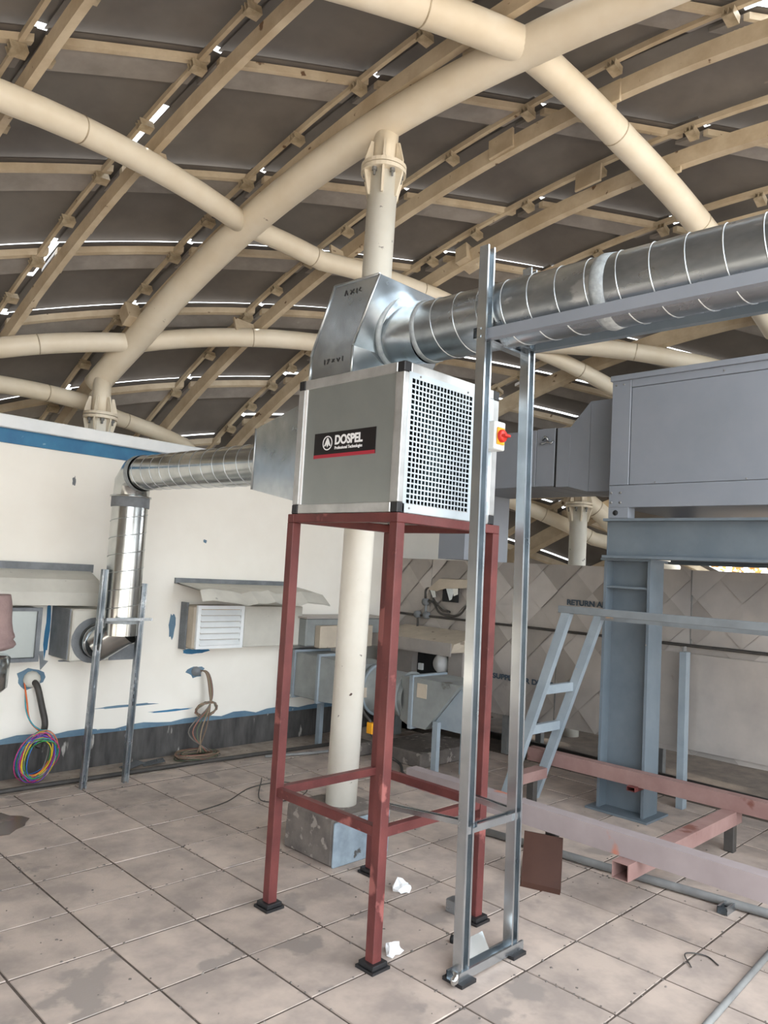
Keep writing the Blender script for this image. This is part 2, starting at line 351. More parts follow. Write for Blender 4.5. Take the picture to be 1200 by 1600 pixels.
# clip prototype: base plate with three fins (local x across, y along the purlin, z outwards)
cm = MB(); cm.box(-.045, .045, -.03, .03, -.004, .004)
for fy in (-.026, 0, .026): cm.box(-.045, .045, fy-.0035, fy+.0035, .004, .045)
clip0 = None
for x0 in XP:
    ys = [YMIN+.08*i for i in range(130)]
    pts = []
    for y in ys:
        x = px_(x0, y)
        if y-.35*min(x, 1) < -1.95: continue
        if x0 > 5.3 and y < 1.7: continue
        if x*x+y*y > 6.5**2: break
        P = SP(x, y, 7.21)
        if P.z < .5: break
        pts.append((x, y))
    if len(pts) < 6: continue
    m = MB(); w, hh = .046, .1
    for a in range(0, len(pts)-1, 2):
        (xa, ya), (xb, yb) = pts[a], pts[min(a+2, len(pts)-1)]
        if (xa, ya) == (xb, yb): continue
        m.hexa([SP(xa-w/2, ya, 7.16), SP(xa+w/2, ya, 7.16), SP(xa+w/2, ya, 7.26), SP(xa-w/2, ya, 7.26)], [SP(xb-w/2, yb, 7.16), SP(xb+w/2, yb, 7.16), SP(xb+w/2, yb, 7.26), SP(xb-w/2, yb, 7.26)])
    pu = m.build('purlin', M_purlin, ceil)
    m = MB()
    for a in range(0, len(pts)-1, 2):
        (xa, ya), (xb, yb) = pts[a], pts[min(a+2, len(pts)-1)]
        if (xa, ya) == (xb, yb): continue
        m.hexa([SP(xa-.095, ya, 7.325), SP(xa-.07, ya, 7.325), SP(xa-.07, ya, 7.36), SP(xa-.095, ya, 7.36)], [SP(xb-.095, yb, 7.325), SP(xb-.07, yb, 7.325), SP(xb-.07, yb, 7.36), SP(xb-.095, yb, 7.36)])
    m.build('edge_rail', M_purlin, pu)
    RR = RB if x0 > 1.5 else RA
    marks = []
    for k in range(len(RR)-1):
        ya, yb = ring_y(RR[k], x0), ring_y(RR[k+1], x0)
        marks += [ya+.03, ya+(yb-ya)*.55]
    for y in marks:
        if y < YMIN+.1 or y > pts[-1][1]-.05: continue
        x = px_(x0, y)
        for sx in (-.085, .06):
            P = SP(x+sx, y, 7.275 if sx < 0 else 7.265)
            if not in_view(P, 40): continue
            N_ = (P-SC_).normalized(); T_ = (SP(x+sx, y+.05, 7.27)-SP(x+sx, y-.05, 7.27)).normalized(); X_ = T_.cross(N_).normalized()
            if clip0 is None: clip0 = cm.build('clip', M_clip, pu); c = clip0
            else: c = copy_part(clip0, pu, P)
            k_ = 1 if sx < 0 else .75
            c.matrix_local = Matrix(((X_.x*k_, T_.x, N_.x, P.x), (X_.y*k_, T_.y, N_.y, P.y), (X_.z*k_, T_.z, N_.z, P.z), (0, 0, 0, 1)))

# ------------------------------------------------------------------ tubular dome frame
fr = root('dome_frame', (0, 0, 0), 'cream painted tubular steel frame of the domed roof', 'roof frame')
def stube(name, pts, r, R=R0, steps=8, weld=True):
    P = []
    for a in range(len(pts)-1):
        for t in range(steps):
            f = t/steps; x = pts[a][0]+(pts[a+1][0]-pts[a][0])*f; y = pts[a][1]+(pts[a+1][1]-pts[a][1])*f; P.append(SP(x, y, R))
    P.append(SP(*pts[-1], R)); o = MB().tube(P, r, 24).build(name, M_cream, fr)
    if weld:
        for f in (.3, .62):
            k = int(len(P)*f); k = min(max(k, 1), len(P)-2)
            MB().tube([P[k], P[k]+(P[k+1]-P[k]).normalized()*.008], r+.002, 24).build('weld_seam', M_clip, o)
    return o
stube('arch_tube', [(-.22, 4.28), (-.12, 3.8), (-.08, 3.4), (.0, 2.6), (.06, 2.0), (.14, 1.3), (.26, .3), (.3, -.2), (.34, -1.4), (.36, -2.7)], .105, weld=False)
stube('ring_tube', [(-3.2, 1.85), (-1.78, 2.13), (0, 2.54)], .078)
stube('ring_tube', [(0, 2.54), (.7, 2.52), (1.68, 2.2), (2.6, 1.93)], .075)
stube('ring_tube', [(-2.4, 4.15), (-1.06, 4.05), (-.12, 3.84)], .078)
stube('ring_tube', [(-.12, 3.84), (1.25, 3.2), (2.6, 1.93)], .078)
stube('ring_tube', [(-1.8, 4.2), (-.95, 4.36), (-.2, 4.45), (0.1, 4.53), (.83, 4.6), (1.5, 4.86)], .07)
stube('ring_tube', [(-1.8, 1.05), (-.55, .64), (.25, .36)], .093)
stube('ring_tube', [(.25, .36), (1.26, .29), (2.26, .18), (3.3, .05)], .088)
stube('ring_tube', [(2.6, 1.93), (3.48, .68), (4.2, -.3)], .075)
stube('ring_tube', [(2.6, 1.93), (3.42, 1.49), (4.3, .9)], .07)
stube('ring_tube', [(3.2, 3.6), (4.0, 2.72), (4.2, 2.35), (4.75, 2.1), (5.3, 1.7)], .1, R0)
stube('ring_tube', [(3.75, 2.95), (4.2, 2.62), (4.6, 2.3), (4.9, 1.9)], .075, R0-.12)
# gusset plates between tubes and purlins
for (x, y, sx, sy, R_) in [(.02, 2.42, .012, .13, 7.17), (.25, .62, .1, .1, 7.14), (-.78, 2.42, .09, .012, 7.16), (.99, .31, .012, .12, 7.19), (1.06, .3, .06, .012, 7.16), (1.73, .26, .012, .12, 7.19), (1.8, .25, .06, .012, 7.16), (.87, 2.5, .1, .012, 7.15), (.68, 3.48, .1, .012, 7.15), (1.6, .75, .01, .1, 7.24), (.98, 1.05, .01, .1, 7.24), (1.72, 1.9, .09, .06, 7.24), (-.22, 3.75, .06, .06, 7.18)]:
    P = SP(x, y, R_); N_ = (P-SC_).normalized(); T_ = (SP(x, y+.05, R_)-SP(x, y-.05, R_)).normalized(); X_ = T_.cross(N_).normalized()
    m = MB(); a = [P-X_*sx-T_*sy-N_*.07, P+X_*sx-T_*sy-N_*.07, P+X_*sx+T_*sy-N_*.07, P-X_*sx+T_*sy-N_*.07]
    m.hexa(a, [p+N_*.15 for p in a]); m.build('gusset_plate', M_purlin, fr, bevel=.003)

def flange(parent, c, ax, r, nb=6):
    ax = V(ax).normalized(); c = V(c); ref = V((1, 0, 0)); n1 = ax.cross(ref).normalized(); n2 = ax.cross(n1); R = r*1.55
    fl = MB(); fl.lathe(c, ax, [(r*.9, -.028), (R, -.028), (R, -.004), (r*.9, -.004)], 28, False)
    fl.lathe(c, ax, [(r*.9, .001), (R, .001), (R, .025), (r*.9, .025)], 28, False); fo = fl.build('flange', M_cream, parent)
    for k in range(nb):
        a = 2*math.pi*(k+.25)/nb; d = n1*math.cos(a)+n2*math.sin(a); t = ax.cross(d)*.007
        for sgn, Ln in ((-1, .15), (1, .13)):
            b0 = c+ax*sgn*.026
            poly = [b0+d*r*.92, b0+d*(R-.006), b0+d*(R-.006)+ax*sgn*.02, b0+d*(r+.012)+ax*sgn*Ln, b0+d*r*.92+ax*sgn*Ln]
            m = MB(); m.hexa([p-t for p in poly], [p+t for p in poly]); m.build('gusset', M_cream, parent)
        a2 = 2*math.pi*(k+.75)/nb; d2 = n1*math.cos(a2)+n2*math.sin(a2); q_ = c+d2*(r*1.2)
        m = MB(); m.lathe(q_, ax, [(0, -.075), (.008, -.075), (.008, -.048), (.016, -.048), (.016, -.028), (.0, -.028)], 6, False); m.build('bolt', M_pipe, fo)
def column(base, top, flz, r, label, stub_to):
    base, top = V(base), V(top); ax = (top-base).normalized(); c = base+(top-base)*((flz-base.z)/(top.z-base.z))
    t = root('steel_column', base, label, 'column', 'columns carrying the domed roof')
    MB().tube([base, c-ax*.02], r, 32).build('shaft', M_column, t)
    MB().tube([c-ax*.02, V(stub_to)], r*.84, 28).build('head_stub', M_cream, t)
    flange(t, c, ax, r)
    return t
column((3.07, 3.275, .25), (3.1, 3.255, 4.3), 4.03, .09, 'tall cream steel column standing on the concrete plinth behind the red stand', (3.10, 3.25, 4.33))
column((2.73, 6.1, 2.42), (2.73, 6.1, 3.1), 2.73, .088, 'short cream bolted column stub on top of the white building', (2.73, 6.12, 3.05))
column((7.1, 4.19, 0), (7.11, 4.185, 2.75), 2.39, .09, 'far cream column with flange behind the grey air handling unit duct', (7.11, 4.185, 2.62))

# plinth of the column
pl = root('column_plinth', (2.98, 3.27, 0), 'rough dark concrete plinth with one blue-grey rendered side under the column', 'plinth')
MB().hexa([(2.83, 3.07, 0), (3.26, 3.07, 0), (3.26, 3.48, 0), (2.83, 3.48, 0)], [(2.835, 3.08, .25), (3.25, 3.08, .25), (3.25, 3.475, .25), (2.835, 3.475, .25)]).build('block', M_conc, pl, bevel=.012)
MB().box(2.832, 3.255, 3.055, 3.072, 0, .235).build('render_coat', M_plinthblue, pl, bevel=.006)

# ------------------------------------------------------------------ red stand
st = root('steel_stand', (2.64, 2.55, 0), 'tall red oxide four-legged steel stand carrying the fan box', 'stand')
LX, LY = (2.3, 2.965), (2.21, 2.9)
for x in LX:
    for y in LY:
        lg = MB().box(x-.024, x+.024, y-.024, y+.024, .02, 1.80).build('leg', M_red, st, bevel=.003)
        MB().box(x-.05, x+.05, y-.05, y+.05, .0, .012).build('foot_pad', M_black, lg)
        MB().box(x-.042, x+.042, y-.042, y+.042, .012, .03).build('foot_plate', M_black, lg, bevel=.002)
for (a, b) in (((LX[0], LY[0]), (LX[0], LY[1])), ((LX[1], LY[0]), (LX[1], LY[1])), ((LX[0], LY[0]), (LX[1], LY[0])), ((LX[0], LY[1]), (LX[1], LY[1]))):
    d = V((b[0]-a[0], b[1]-a[1], 0)).normalized()
    A = V((a[0], a[1], 0)); B = V((b[0], b[1], 0))
    MB().beam(A-d*.024+V((0, 0, 1.82)), B+d*.024+V((0, 0, 1.82)), .045, .04).build('top_rail', M_red, st, bevel=.002)
    MB().beam(A+d*.02+V((0, 0, .532)), B-d*.02+V((0, 0, .532)), .036, .04).build('lower_rail', M_red, st, bevel=.002)

# ------------------------------------------------------------------ fan box
fb = root('fan_box', (2.63, 2.555, 1.84), 'square silver inline fan box with perforated side and black brand label', 'fan unit')
X0, X1, Y0, Y1, Z0, Z1 = 2.29, 2.965, 2.205, 2.915, 1.842, 2.492
p_ = .045
for x in (X0, X1-p_):
    for y in (Y0, Y1-p_): MB().box(x, x+p_, y, y+p_, Z0+p_, Z1-p_).build('frame_profile', M_alu, fb, bevel=.003)
for z in (Z0, Z1-p_):
    for x in (X0, X1-p_): MB().box(x, x+p_, Y0+p_, Y1-p_, z, z+p_).build('frame_profile', M_alu, fb, bevel=.003)
    for y in (Y0, Y1-p_): MB().box(X0+p_, X1-p_, y, y+p_, z, z+p_).build('frame_profile', M_alu, fb, bevel=.003)
    for x in (X0-.001, X1-p_+.001):
        for y in (Y0-.001, Y1-p_+.001): MB().box(x, x+p_, y, y+p_, z-.001 if z == Z0 else z, z+p_ if z == Z0 else z+p_+.001).build('corner_piece', M_black, fb, bevel=.004)
sp = MB().box(X0+.008, X0+.02, Y0+p_, Y1-p_, Z0+p_-.01, Z1-p_+.005).build('side_panel', M_casing, fb)
MB().box(X0+.004, X0+.012, Y1-p_-.016, Y1-p_-.001, Z0+p_-.005, Z1-p_).build('bead', M_lwhite, sp)
MB().box(X0+.004, X0+.012, Y0+p_+.001, Y0+p_+.008, Z0+p_-.005, Z1-p_).build('bead', M_alu, sp)
MB().box(X1-.02, X1-.01, Y0+p_, Y1-p_, Z0+.03, Z1-.03).build('side_panel', M_casing, fb)
MB().box(X0+p_, X1-p_, Y1-.03, Y1-.015, Z0+.03, Z1-.03).build('rear_panel', M_casing, fb)
MB().box(X0+.03, X1-.03, Y0+.03, Y1-.03, Z0+.005, Z0+.012).build('bottom_panel', M_casing, fb)
MB().box(X0+.03, X1-.03, Y0+.03, Y1-.03, Z1-.012, Z1-.005).build('top_panel', M_casing, fb)
MB().box(X0+.022, X0+.026, Y0+.03, Y1-.035, Z0+.02, Z1-.02).build('shade_lining', M_fan, fb); MB().box(X1-.026, X1-.022, Y0+.03, Y1-.035, Z0+.02, Z1-.02).build('shade_lining', M_fan, fb)  # dark sheets added so the inside of the box looks shaded
MB().box(X0+.03, X1-.03, Y1-.036, Y1-.031, Z0+.02, Z1-.02).build('shade_lining', M_fan, fb); MB().box(X0+.03, X1-.03, Y0+.03, Y1-.04, Z1-.022, Z1-.016).build('shade_lining', M_fan, fb); MB().box(X0+.03, X1-.03, Y0+.03, Y1-.04, Z0+.014, Z0+.02).build('shade_lining', M_fan, fb)
# perforated front: border sheet + bars
gx0, gx1, gz0, gz1 = 2.34, 2.755, 1.882, 2.425
fx1 = 2.80
pf = MB(); yb0, yb1 = Y0-.001, Y0+.003
pf.box(X0+.03, gx0, yb0, yb1, Z0+.005, Z1-.04); pf.box(gx1, fx1, yb0, yb1, Z0+.005, Z1-.04)
pf.box(gx0, gx1, yb0, yb1, Z0+.005, gz0); pf.box(gx0, gx1, yb0, yb1, gz1, Z1-.04)
nc, nr = 18, 24; cw = (gx1-gx0)/nc; rh = (gz1-gz0)/nr
for k in range(1, nc): pf.box(gx0+cw*k-.003, gx0+cw*k+.003, yb0, yb1, gz0, gz1)
for k in range(1, nr): pf.box(gx0, gx1, yb0+.0002, yb1-.0002, gz0+rh*k-.0032, gz0+rh*k+.0032)
pp = pf.build('perforated_panel', M_silver, fb)
for x, z in ((2.39, 2.44), (2.36, 1.865), (2.72, 2.44)): MB().lathe((x, yb0, z), (0, -1, 0), [(.005, 0), (.004, .004), (0, .004)], 10).build('screw', M_pipe, pp)
MB().box(fx1+.002, X1-p_+.005, Y0+.002, Y0+.012, Z0+.01, Z1-.04).build('service_panel', M_silver, fb)
stq = MB().box(2.83, 2.91, Y0+.0, Y0+.003, 1.95, 2.12).build('data_sticker', M_lwhite, fb)
for z in (1.955, 1.99): MB().box(2.85, 2.885, Y0-.001, Y0, z, z+.022).build('barcode', M_greytape, stq)
# fan inside the box
MB().lathe((2.62, 2.42, 2.17), (0, 1, 0), [(.24, 0), (.25, .03), (.18, .06), (.16, .14), (.25, .16), (.25, .36)], 32).build('fan_scroll', M_fan, fb)
fw = MB()
for k in range(24):
    a = 2*math.pi*k/24; d = V((math.cos(a), 0, math.sin(a))); t = V((-math.sin(a), 0, math.cos(a)))
    c = V((2.62, 2.47, 2.17)); fw.hexa([c+d*.1, c+d*.15+t*.02, c+d*.15+t*.023, c+d*.1+t*.003], [p+V((0, .12, 0)) for p in (c+d*.1, c+d*.15+t*.02, c+d*.15+t*.023, c+d*.1+t*.003)])
fw.build('fan_wheel', M_dark, fb)
MB().box(2.34, 2.9, 2.5, 2.86, 1.86, 1.93).build('motor_base', M_fan, fb)
# brand label
lb = MB().box(X0+.005, X0+.0085, 2.365, 2.78, 2.105, 2.222).build('brand_label', M_label, fb)
MB().box(X0+.0045, X0+.0085, 2.365, 2.78, 2.103, 2.119).build('label_stripe', M_lred, lb)
lm = MB(); c = V((X0+.004, 2.685, 2.172))
for k in range(32):
    a0, a1 = 2*math.pi*k/32, 2*math.pi*(k+1)/32
    def pp_(a, r): return c+V((0, -math.cos(a)*r, math.sin(a)*r))
    lm.prism([pp_(a0, .029), pp_(a1, .029), pp_(a1, .034), pp_(a0, .034)], (.001, 0, 0))
lm.build('logo_ring', M_lwhite, lb)
def ly(p): return c+V((0, -p[0], p[1]))
MB().prism([ly(p) for p in [(-.023, -.014), (-.004, .024), (.004, .024), (.023, -.014), (.013, -.014), (.009, -.004), (0, -.02), (-.009, -.004), (-.013, -.014)]], (.001, 0, 0)).build('logo_mark', M_lwhite, lb)
text_mesh('DOSPEL', .058, frame_negx(X0+.0042, 2.632, 2.163), M_lwhite, 'brand_lettering', lb, .0022, .185)
text_mesh('Professional Technologies', .02, frame_negx(X0+.0042, 2.632, 2.139), M_lwhite, 'small_lettering', lb, .0004, .185)

# isolator switch
sw = root('isolator_switch', (2.885, 2.2, 2.2), 'grey isolator switch with red rotary knob on yellow plate on the fan box', 'switch')
MB().box(2.84, 2.925, 2.13, 2.203, 2.19, 2.325).build('housing', M_switchgrey, sw, bevel=.005)
yp = MB().box(2.855, 2.91, 2.122, 2.13, 2.215, 2.295).build('yellow_plate', M_swyel, sw, bevel=.002)
kb = MB(); kb.lathe((2.882, 2.122, 2.255), (0, -1, 0), [(.03, 0), (.03, .012), (.024, .018), (0, .018)], 24); kb = kb.build('knob', M_swred, sw)
MB().box(2.86, 2.904, 2.082, 2.106, 2.249, 2.261).build('knob_grip', M_swred, kb, bevel=.002)
single(MB().tube(smooth([(2.86, 2.19, 2.325), (2.858, 2.185, 2.36), (2.85, 2.19, 2.39), (2.83, 2.2, 2.42)]), .006, 8), 'switch_cable', M_cable, (2.86, 2.19, 2.325), 'short grey cable curving up from the isolator switch', 'cable')

# ------------------------------------------------------------------ plenum hood and right spiral duct
ph = root('plenum_hood', (2.64, 2.75, 2.492), 'leaning galvanized sheet hood on top of the fan box with round side outlet', 'duct hood')
sid = [(2.925, 2.493), (2.925, 2.64), (2.775, 2.965), (2.465, 2.955), (2.62, 2.645), (2.62, 2.493)]
def hood_face(x, name):
    MB().prism([V((x, y, z)) for y, z in sid], (.004, 0, 0)).build(name, M_galv, ph)
hood_face(2.36, 'side_sheet'); hood_face(2.926, 'side_sheet')
for k, nm in ((0, 'rear_sheet'), (1, 'rear_slope'), (2, 'top_sheet'), (3, 'outlet_slope'), (4, 'front_sheet')):
    (ya, za), (yb, zb) = sid[k], sid[k+1]
    MB().prism([V((2.36, ya, za)), V((2.93, ya, za)), V((2.93, yb, zb)), V((2.36, yb, zb))], (0, .003, .002)).build(nm, M_galv, ph)
m = MB()   # folded seam edges on the visible side
for k in range(1, 5):
    m.tube([(2.358, *sid[k]), (2.358, *sid[k+1])], .006, 8)
m.tube([(2.358, *sid[0]), (2.358, *sid[1])], .006, 8); m.build('folded_edge', M_seam, ph)
def strokes(lst, x, nm, parent, s):
    m = MB()
    for ln in lst: m.tube([(x, y, z) for y, z in ln], s, 5)
    m.build(nm, M_ink, parent)
strokes([[(2.70, 2.90), (2.69, 2.925), (2.68, 2.90)], [(2.66, 2.92), (2.635, 2.90)], [(2.635, 2.922), (2.66, 2.9)], [(2.615, 2.92), (2.615, 2.895)], [(2.59, 2.92), (2.60, 2.905), (2.585, 2.9)]], 2.358, 'pen_marks', ph, .0022)
strokes([[(2.82, 2.605), (2.82, 2.58)], [(2.80, 2.58), (2.785, 2.605), (2.8, 2.6)], [(2.765, 2.6), (2.75, 2.585)], [(2.75, 2.6), (2.765, 2.585)], [(2.73, 2.6), (2.72, 2.582), (2.71, 2.6)], [(2.69, 2.605), (2.69, 2.58)]], 2.358, 'pen_marks', ph, .0022)
dr = root('spiral_duct', (2.645, 1.9, 2.58), 'dusty galvanized spiral duct running right from the hood above the steel posts', 'duct')
ca, cb, ce = V((2.645, 2.60, 2.775)), V((2.645, 2.40, 2.742)), V((2.645, -1.6, 2.69))
MB().lathe(V((2.645, 2.60, 2.775)), cb-ca, [(.19, 0), (.165, .02), (.152, .06), (.147, .215)], 40).build('collar', M_galv, dr)
ring = [V((2.645+.178*math.cos(a), 2.555-.155*.42*math.sin(a)*1.0, 2.775+.172*math.sin(a))) for a in [2*math.pi*k/36 for k in range(36)]]
MB().tube(ring, .014, 8, closed=True).build('sealant_ring', M_putty, dr)
db = MB().tube([cb, ce], .143, 48, cap=False).build('duct_body', M_galv2, dr)
MB().tube(helix(cb, ce, .1435, .13, 28), .0034, 6).build('spiral_seam', M_seam, db)
dirr = (ce-cb).normalized()
for dd, w in ((0, .03), (.93, .06)):
    MB().tube([cb+dirr*dd, cb+dirr*(dd+w*.3), cb+dirr*(dd+w)], [.1445, .15, .1445], 40).build('sealant_band', M_putty, dr)

# ------------------------------------------------------------------ steel channel posts and rails under the right duct
def cprof(w, d, t=.003, lip=.01):   # C channel, open towards +second axis
    return [(-w/2, 0), (w/2, 0), (w/2, d), (w/2-lip, d), (w/2-lip, d-t), (w/2-t, d-t), (w/2-t, t), (-w/2+t, t), (-w/2+t, d-t), (-w/2+lip, d-t), (-w/2+lip, d), (-w/2, d)]
def channel(mb, a, b, w, d, open_dir):
    a, b = V(a), V(b); dd = (b-a).normalized(); o = V(open_dir); o = (o-dd*o.dot(dd)).normalized(); sd_ = dd.cross(o)
    pr = cprof(w, d); n = len(pr)
    A = [a+sd_*x+o*y for x, y in pr]; B = [b+sd_*x+o*y for x, y in pr]
    mb.add(A+B, [(i, (i+1) % n, n+(i+1) % n, n+i) for i in range(n)])
    return mb
dsup = root('duct_support', (2.67, 1.925, 0), 'pair of tall galvanized channel posts carrying rails beneath the right spiral duct', 'support frame')
m = channel(MB(), (2.51, 1.95, .03), (2.483, 1.965, 2.985), .05, .045, (0, -1, 0)); m.build('post', M_galv, dsup)
m = channel(MB(), (2.84, 1.945, .03), (2.80, 1.965, 2.99), .05, .045, (0, -1, 0)); m.build('post', M_galv, dsup)
m = channel(MB(), (2.46, 1.98, 2.61), (2.86, 1.98, 2.61), .045, .04, (0, -1, 0)); m.build('cross_bar', M_galv, dsup)
m = channel(MB(), (2.485, 1.975, 2.61), (2.485, -.9, 2.585), .045, .035, (1, 0, 0)); m.build('duct_rail', M_grey, dsup)
m = channel(MB(), (2.83, 2.04, 2.64), (2.83, -.9, 2.60), .04, .035, (1, 0, 0)); m.build('duct_rail', M_steel, dsup)
bt = channel(MB(), (2.45, 1.925, .012), (2.9, 1.925, .012), .055, .035, (0, 0, 1)).build('base_track', M_galv, dsup)
MB().prism([(2.57, 1.945, .045), (2.72, 1.945, .045), (2.72, 1.985, .105), (2.57, 1.985, .105)], (0, .002, -.002)).build('folded_flap', M_galvshiny, bt)
MB().tube([(2.43, 1.905, .012), (2.437, 1.9, .03), (2.45, 1.9, .045), (2.455, 1.93, .05)], [.006, .018, .014, .004], 8).build('crumpled_end', M_galvshiny, bt)
for x0 in (2.455, 2.80):
    MB().box(x0, x0+.09, 1.875, 1.975, 0, .014).build('rubber_pad', M_black, dsup)
m = channel(MB(), (2.49, 1.93, .565), (2.86, 1.93, .56), .035, .03, (0, 0, 1)); m.build('tie_bar', M_galv, dsup)
m = channel(MB(), (2.835, 1.93, .575), (2.835, 2.19, .585), .03, .025, (0, 0, 1)); m.build('tie_bar', M_galv, dsup)
m = channel(MB(), (2.525, 1.90, .59), (2.47, 2.36, .563), .03, .02, (0, 0, 1)); m.build('tie_bar', M_galv, dsup)

# ------------------------------------------------------------------ left duct: taper, horizontal spiral run, elbow, drop
dl = root('spiral_duct', (2.555, 5.1, .95), 'shiny galvanized spiral duct from fan box across and down the white wall', 'duct')
TA = [(2.36, 2.918, 1.90), (2.92, 2.918, 1.90), (2.92, 2.918, 2.42), (2.36, 2.918, 2.42)]
TB = [(2.425, 3.45, 1.995), (2.70, 3.45, 1.995), (2.70, 3.45, 2.33), (2.425, 3.45, 2.33)]
tp = MB().hexa(TA, TB).build('taper_box', M_galv, dl)
MB().tube([TB[0], TB[3], TB[2], TB[1]], .006, 6).build('folded_edge', M_seam, tp)
AX, AZ, AR, AY = 2.555, 2.155, .12, 5.1
h0, h1 = V((AX, 3.45, AZ)), V((AX, AY-.16, AZ+.02))
b1 = MB().tube([h0, h1], AR, 44, cap=False).build('duct_body', M_galvshiny, dl)
MB().tube(helix(h0, h1, AR+.0005, .125, 28), .0024, 6).build('spiral_seam', M_seam, b1)
e1 = [h1, V((AX, AY-.04, AZ+.005)), V((AX, AY+.005, AZ-.06)), V((AX, AY, AZ-.17))]
MB().tube([h1, V((AX, AY-.09, AZ+.02)), V((AX, AY-.01, AZ-.045)), V((AX, AY, AZ-.16))], AR+.004, 44, cap=False).build('elbow', M_galvshiny, dl)
MB().tube([h1-V((0, .01, 0)), h1+V((0, .05, 0))], AR+.008, 40, cap=False).build('mastic_band', M_putty, dl)
v0, v1 = V((AX, AY, AZ-.16)), V((AX, AY, 1.12))
MB().tube([v0+V((0, 0, .01)), v0-V((0, 0, .06))], AR+.011, 40, cap=False).build('mastic_band', M_greytape, dl)
MB().tube([v0+V((0, 0, .02)), v0+V((0, 0, .01))], AR+.022, 40).build('collar_flange', M_galvshiny, dl)
b2 = MB().tube([v0, v1], AR+.003, 44, cap=False).build('duct_body', M_galvshiny, dl)
MB().tube(helix(v0, v1, AR+.004, .125, 28), .003, 6).build('spiral_seam', M_seam, b2)
MB().tube([v1+V((0, 0, .03)), v1-V((0, 0, .0))], AR+.007, 40, cap=False).build('collar_flange', M_putty, dl)
MB().tube([v1+V((0, 0, .04)), V((AX, AY, 1.035))], AR, 44, cap=False).build('elbow', M_galvshiny, dl)
MB().tube([V((AX+.03, AY-.02, 1.085)), V((AX-.105, AY+.12, .955))], AR*.99, 44, cap=False).build('elbow', M_galvshiny, dl)
MB().tube([V((AX-.10, AY+.09, .98)), V((AX-.115, AY+.16, .98))], AR*.96, 44).build('outlet_collar', M_galv, dl)
# channels flanking the drop
sup = root('duct_support', (2.52, 5.13, 0), 'pair of thin galvanized uprights flanking the vertical duct at the white wall', 'support frame')
m = channel(MB(), (2.385, 5.13, 0), (2.40, 5.10, 1.49), .04, .035, (0, -1, 0)); m.build('post', M_galv2, sup)
m = channel(MB(), (2.685, 5.12, 0), (2.70, 5.10, 1.40), .04, .035, (0, -1, 0)); rp_ = m.build('post', M_galv2, sup)
for k in range(10): MB().box(2.678, 2.69, 5.082, 5.084, .55+.05*k-.014, .55+.05*k+.014).build('slot', M_dark, rp_)
MB().box(2.38, 2.72, 4.955, 4.965, 1.145, 1.165).build('strap', M_galv2, sup)

# ------------------------------------------------------------------ wall outlets and canopies
wb = root('wall_outlet_box', (2.55, 5.43, .83), 'boxy wall outlet with grey mastic collar where the vertical duct enters', 'duct box')
MB().box(2.28, 2.80, 5.25, 5.599, .84, 1.20).build('body', M_canopy, wb, bevel=.01)
MB().box(2.272, 2.281, 5.29, 5.597, .85, 1.20).build('mastic_side', M_greytape, wb)
MB().lathe((2.44, 5.25, .985), (0, -1, 0), [(.16, -.002), (.155, .006), (.12, .012), (.12, .04)], 32).build('mastic_collar', M_greytape, wb)
MB().box(2.56, 2.80, 5.244, 5.25, .84, .95).build('patch_sheet', M_greytape, wb)
gb = root('wall_outlet_box', (3.8, 5.45, .88), 'long wall outlet box with a white louvred grille', 'duct box')
MB().box(3.33, 3.80, 5.40, 5.599, .87, 1.22).build('body', M_beige, gb, bevel=.015)
MB().box(3.318, 3.333, 5.50, 5.597, .86, 1.24).build('mastic_edge', M_greytape, gb)
MB().box(3.82, 4.45, 5.405, 5.599, .875, 1.22).build('side_box', M_canopy, gb, bevel=.004)
gf = MB(); gx0_, gx1_, gzz0, gzz1 = 3.345, 3.795, .875, 1.225; y0 = 5.375
gf.box(gx0_, gx1_, y0, y0+.026, gzz0, gzz0+.028); gf.box(gx0_, gx1_, y0, y0+.026, gzz1-.028, gzz1)
gf.box(gx0_, gx0_+.03, y0, y0+.026, gzz0+.028, gzz1-.028); gf.box(gx1_-.03, gx1_, y0, y0+.026, gzz0+.028, gzz1-.028)
gfo = gf.build('grille_frame', M_white, gb)
for k in range(6):
    z = gzz0+.03+k*.0487
    MB().prism([(gx0_+.03, y0-.012, z), (gx0_+.03, y0-.009, z-.002), (gx0_+.03, y0+.026, z+.036), (gx0_+.03, y0+.023, z+.04)], (gx1_-gx0_-.06, 0, 0)).build('slat', M_white, gb)
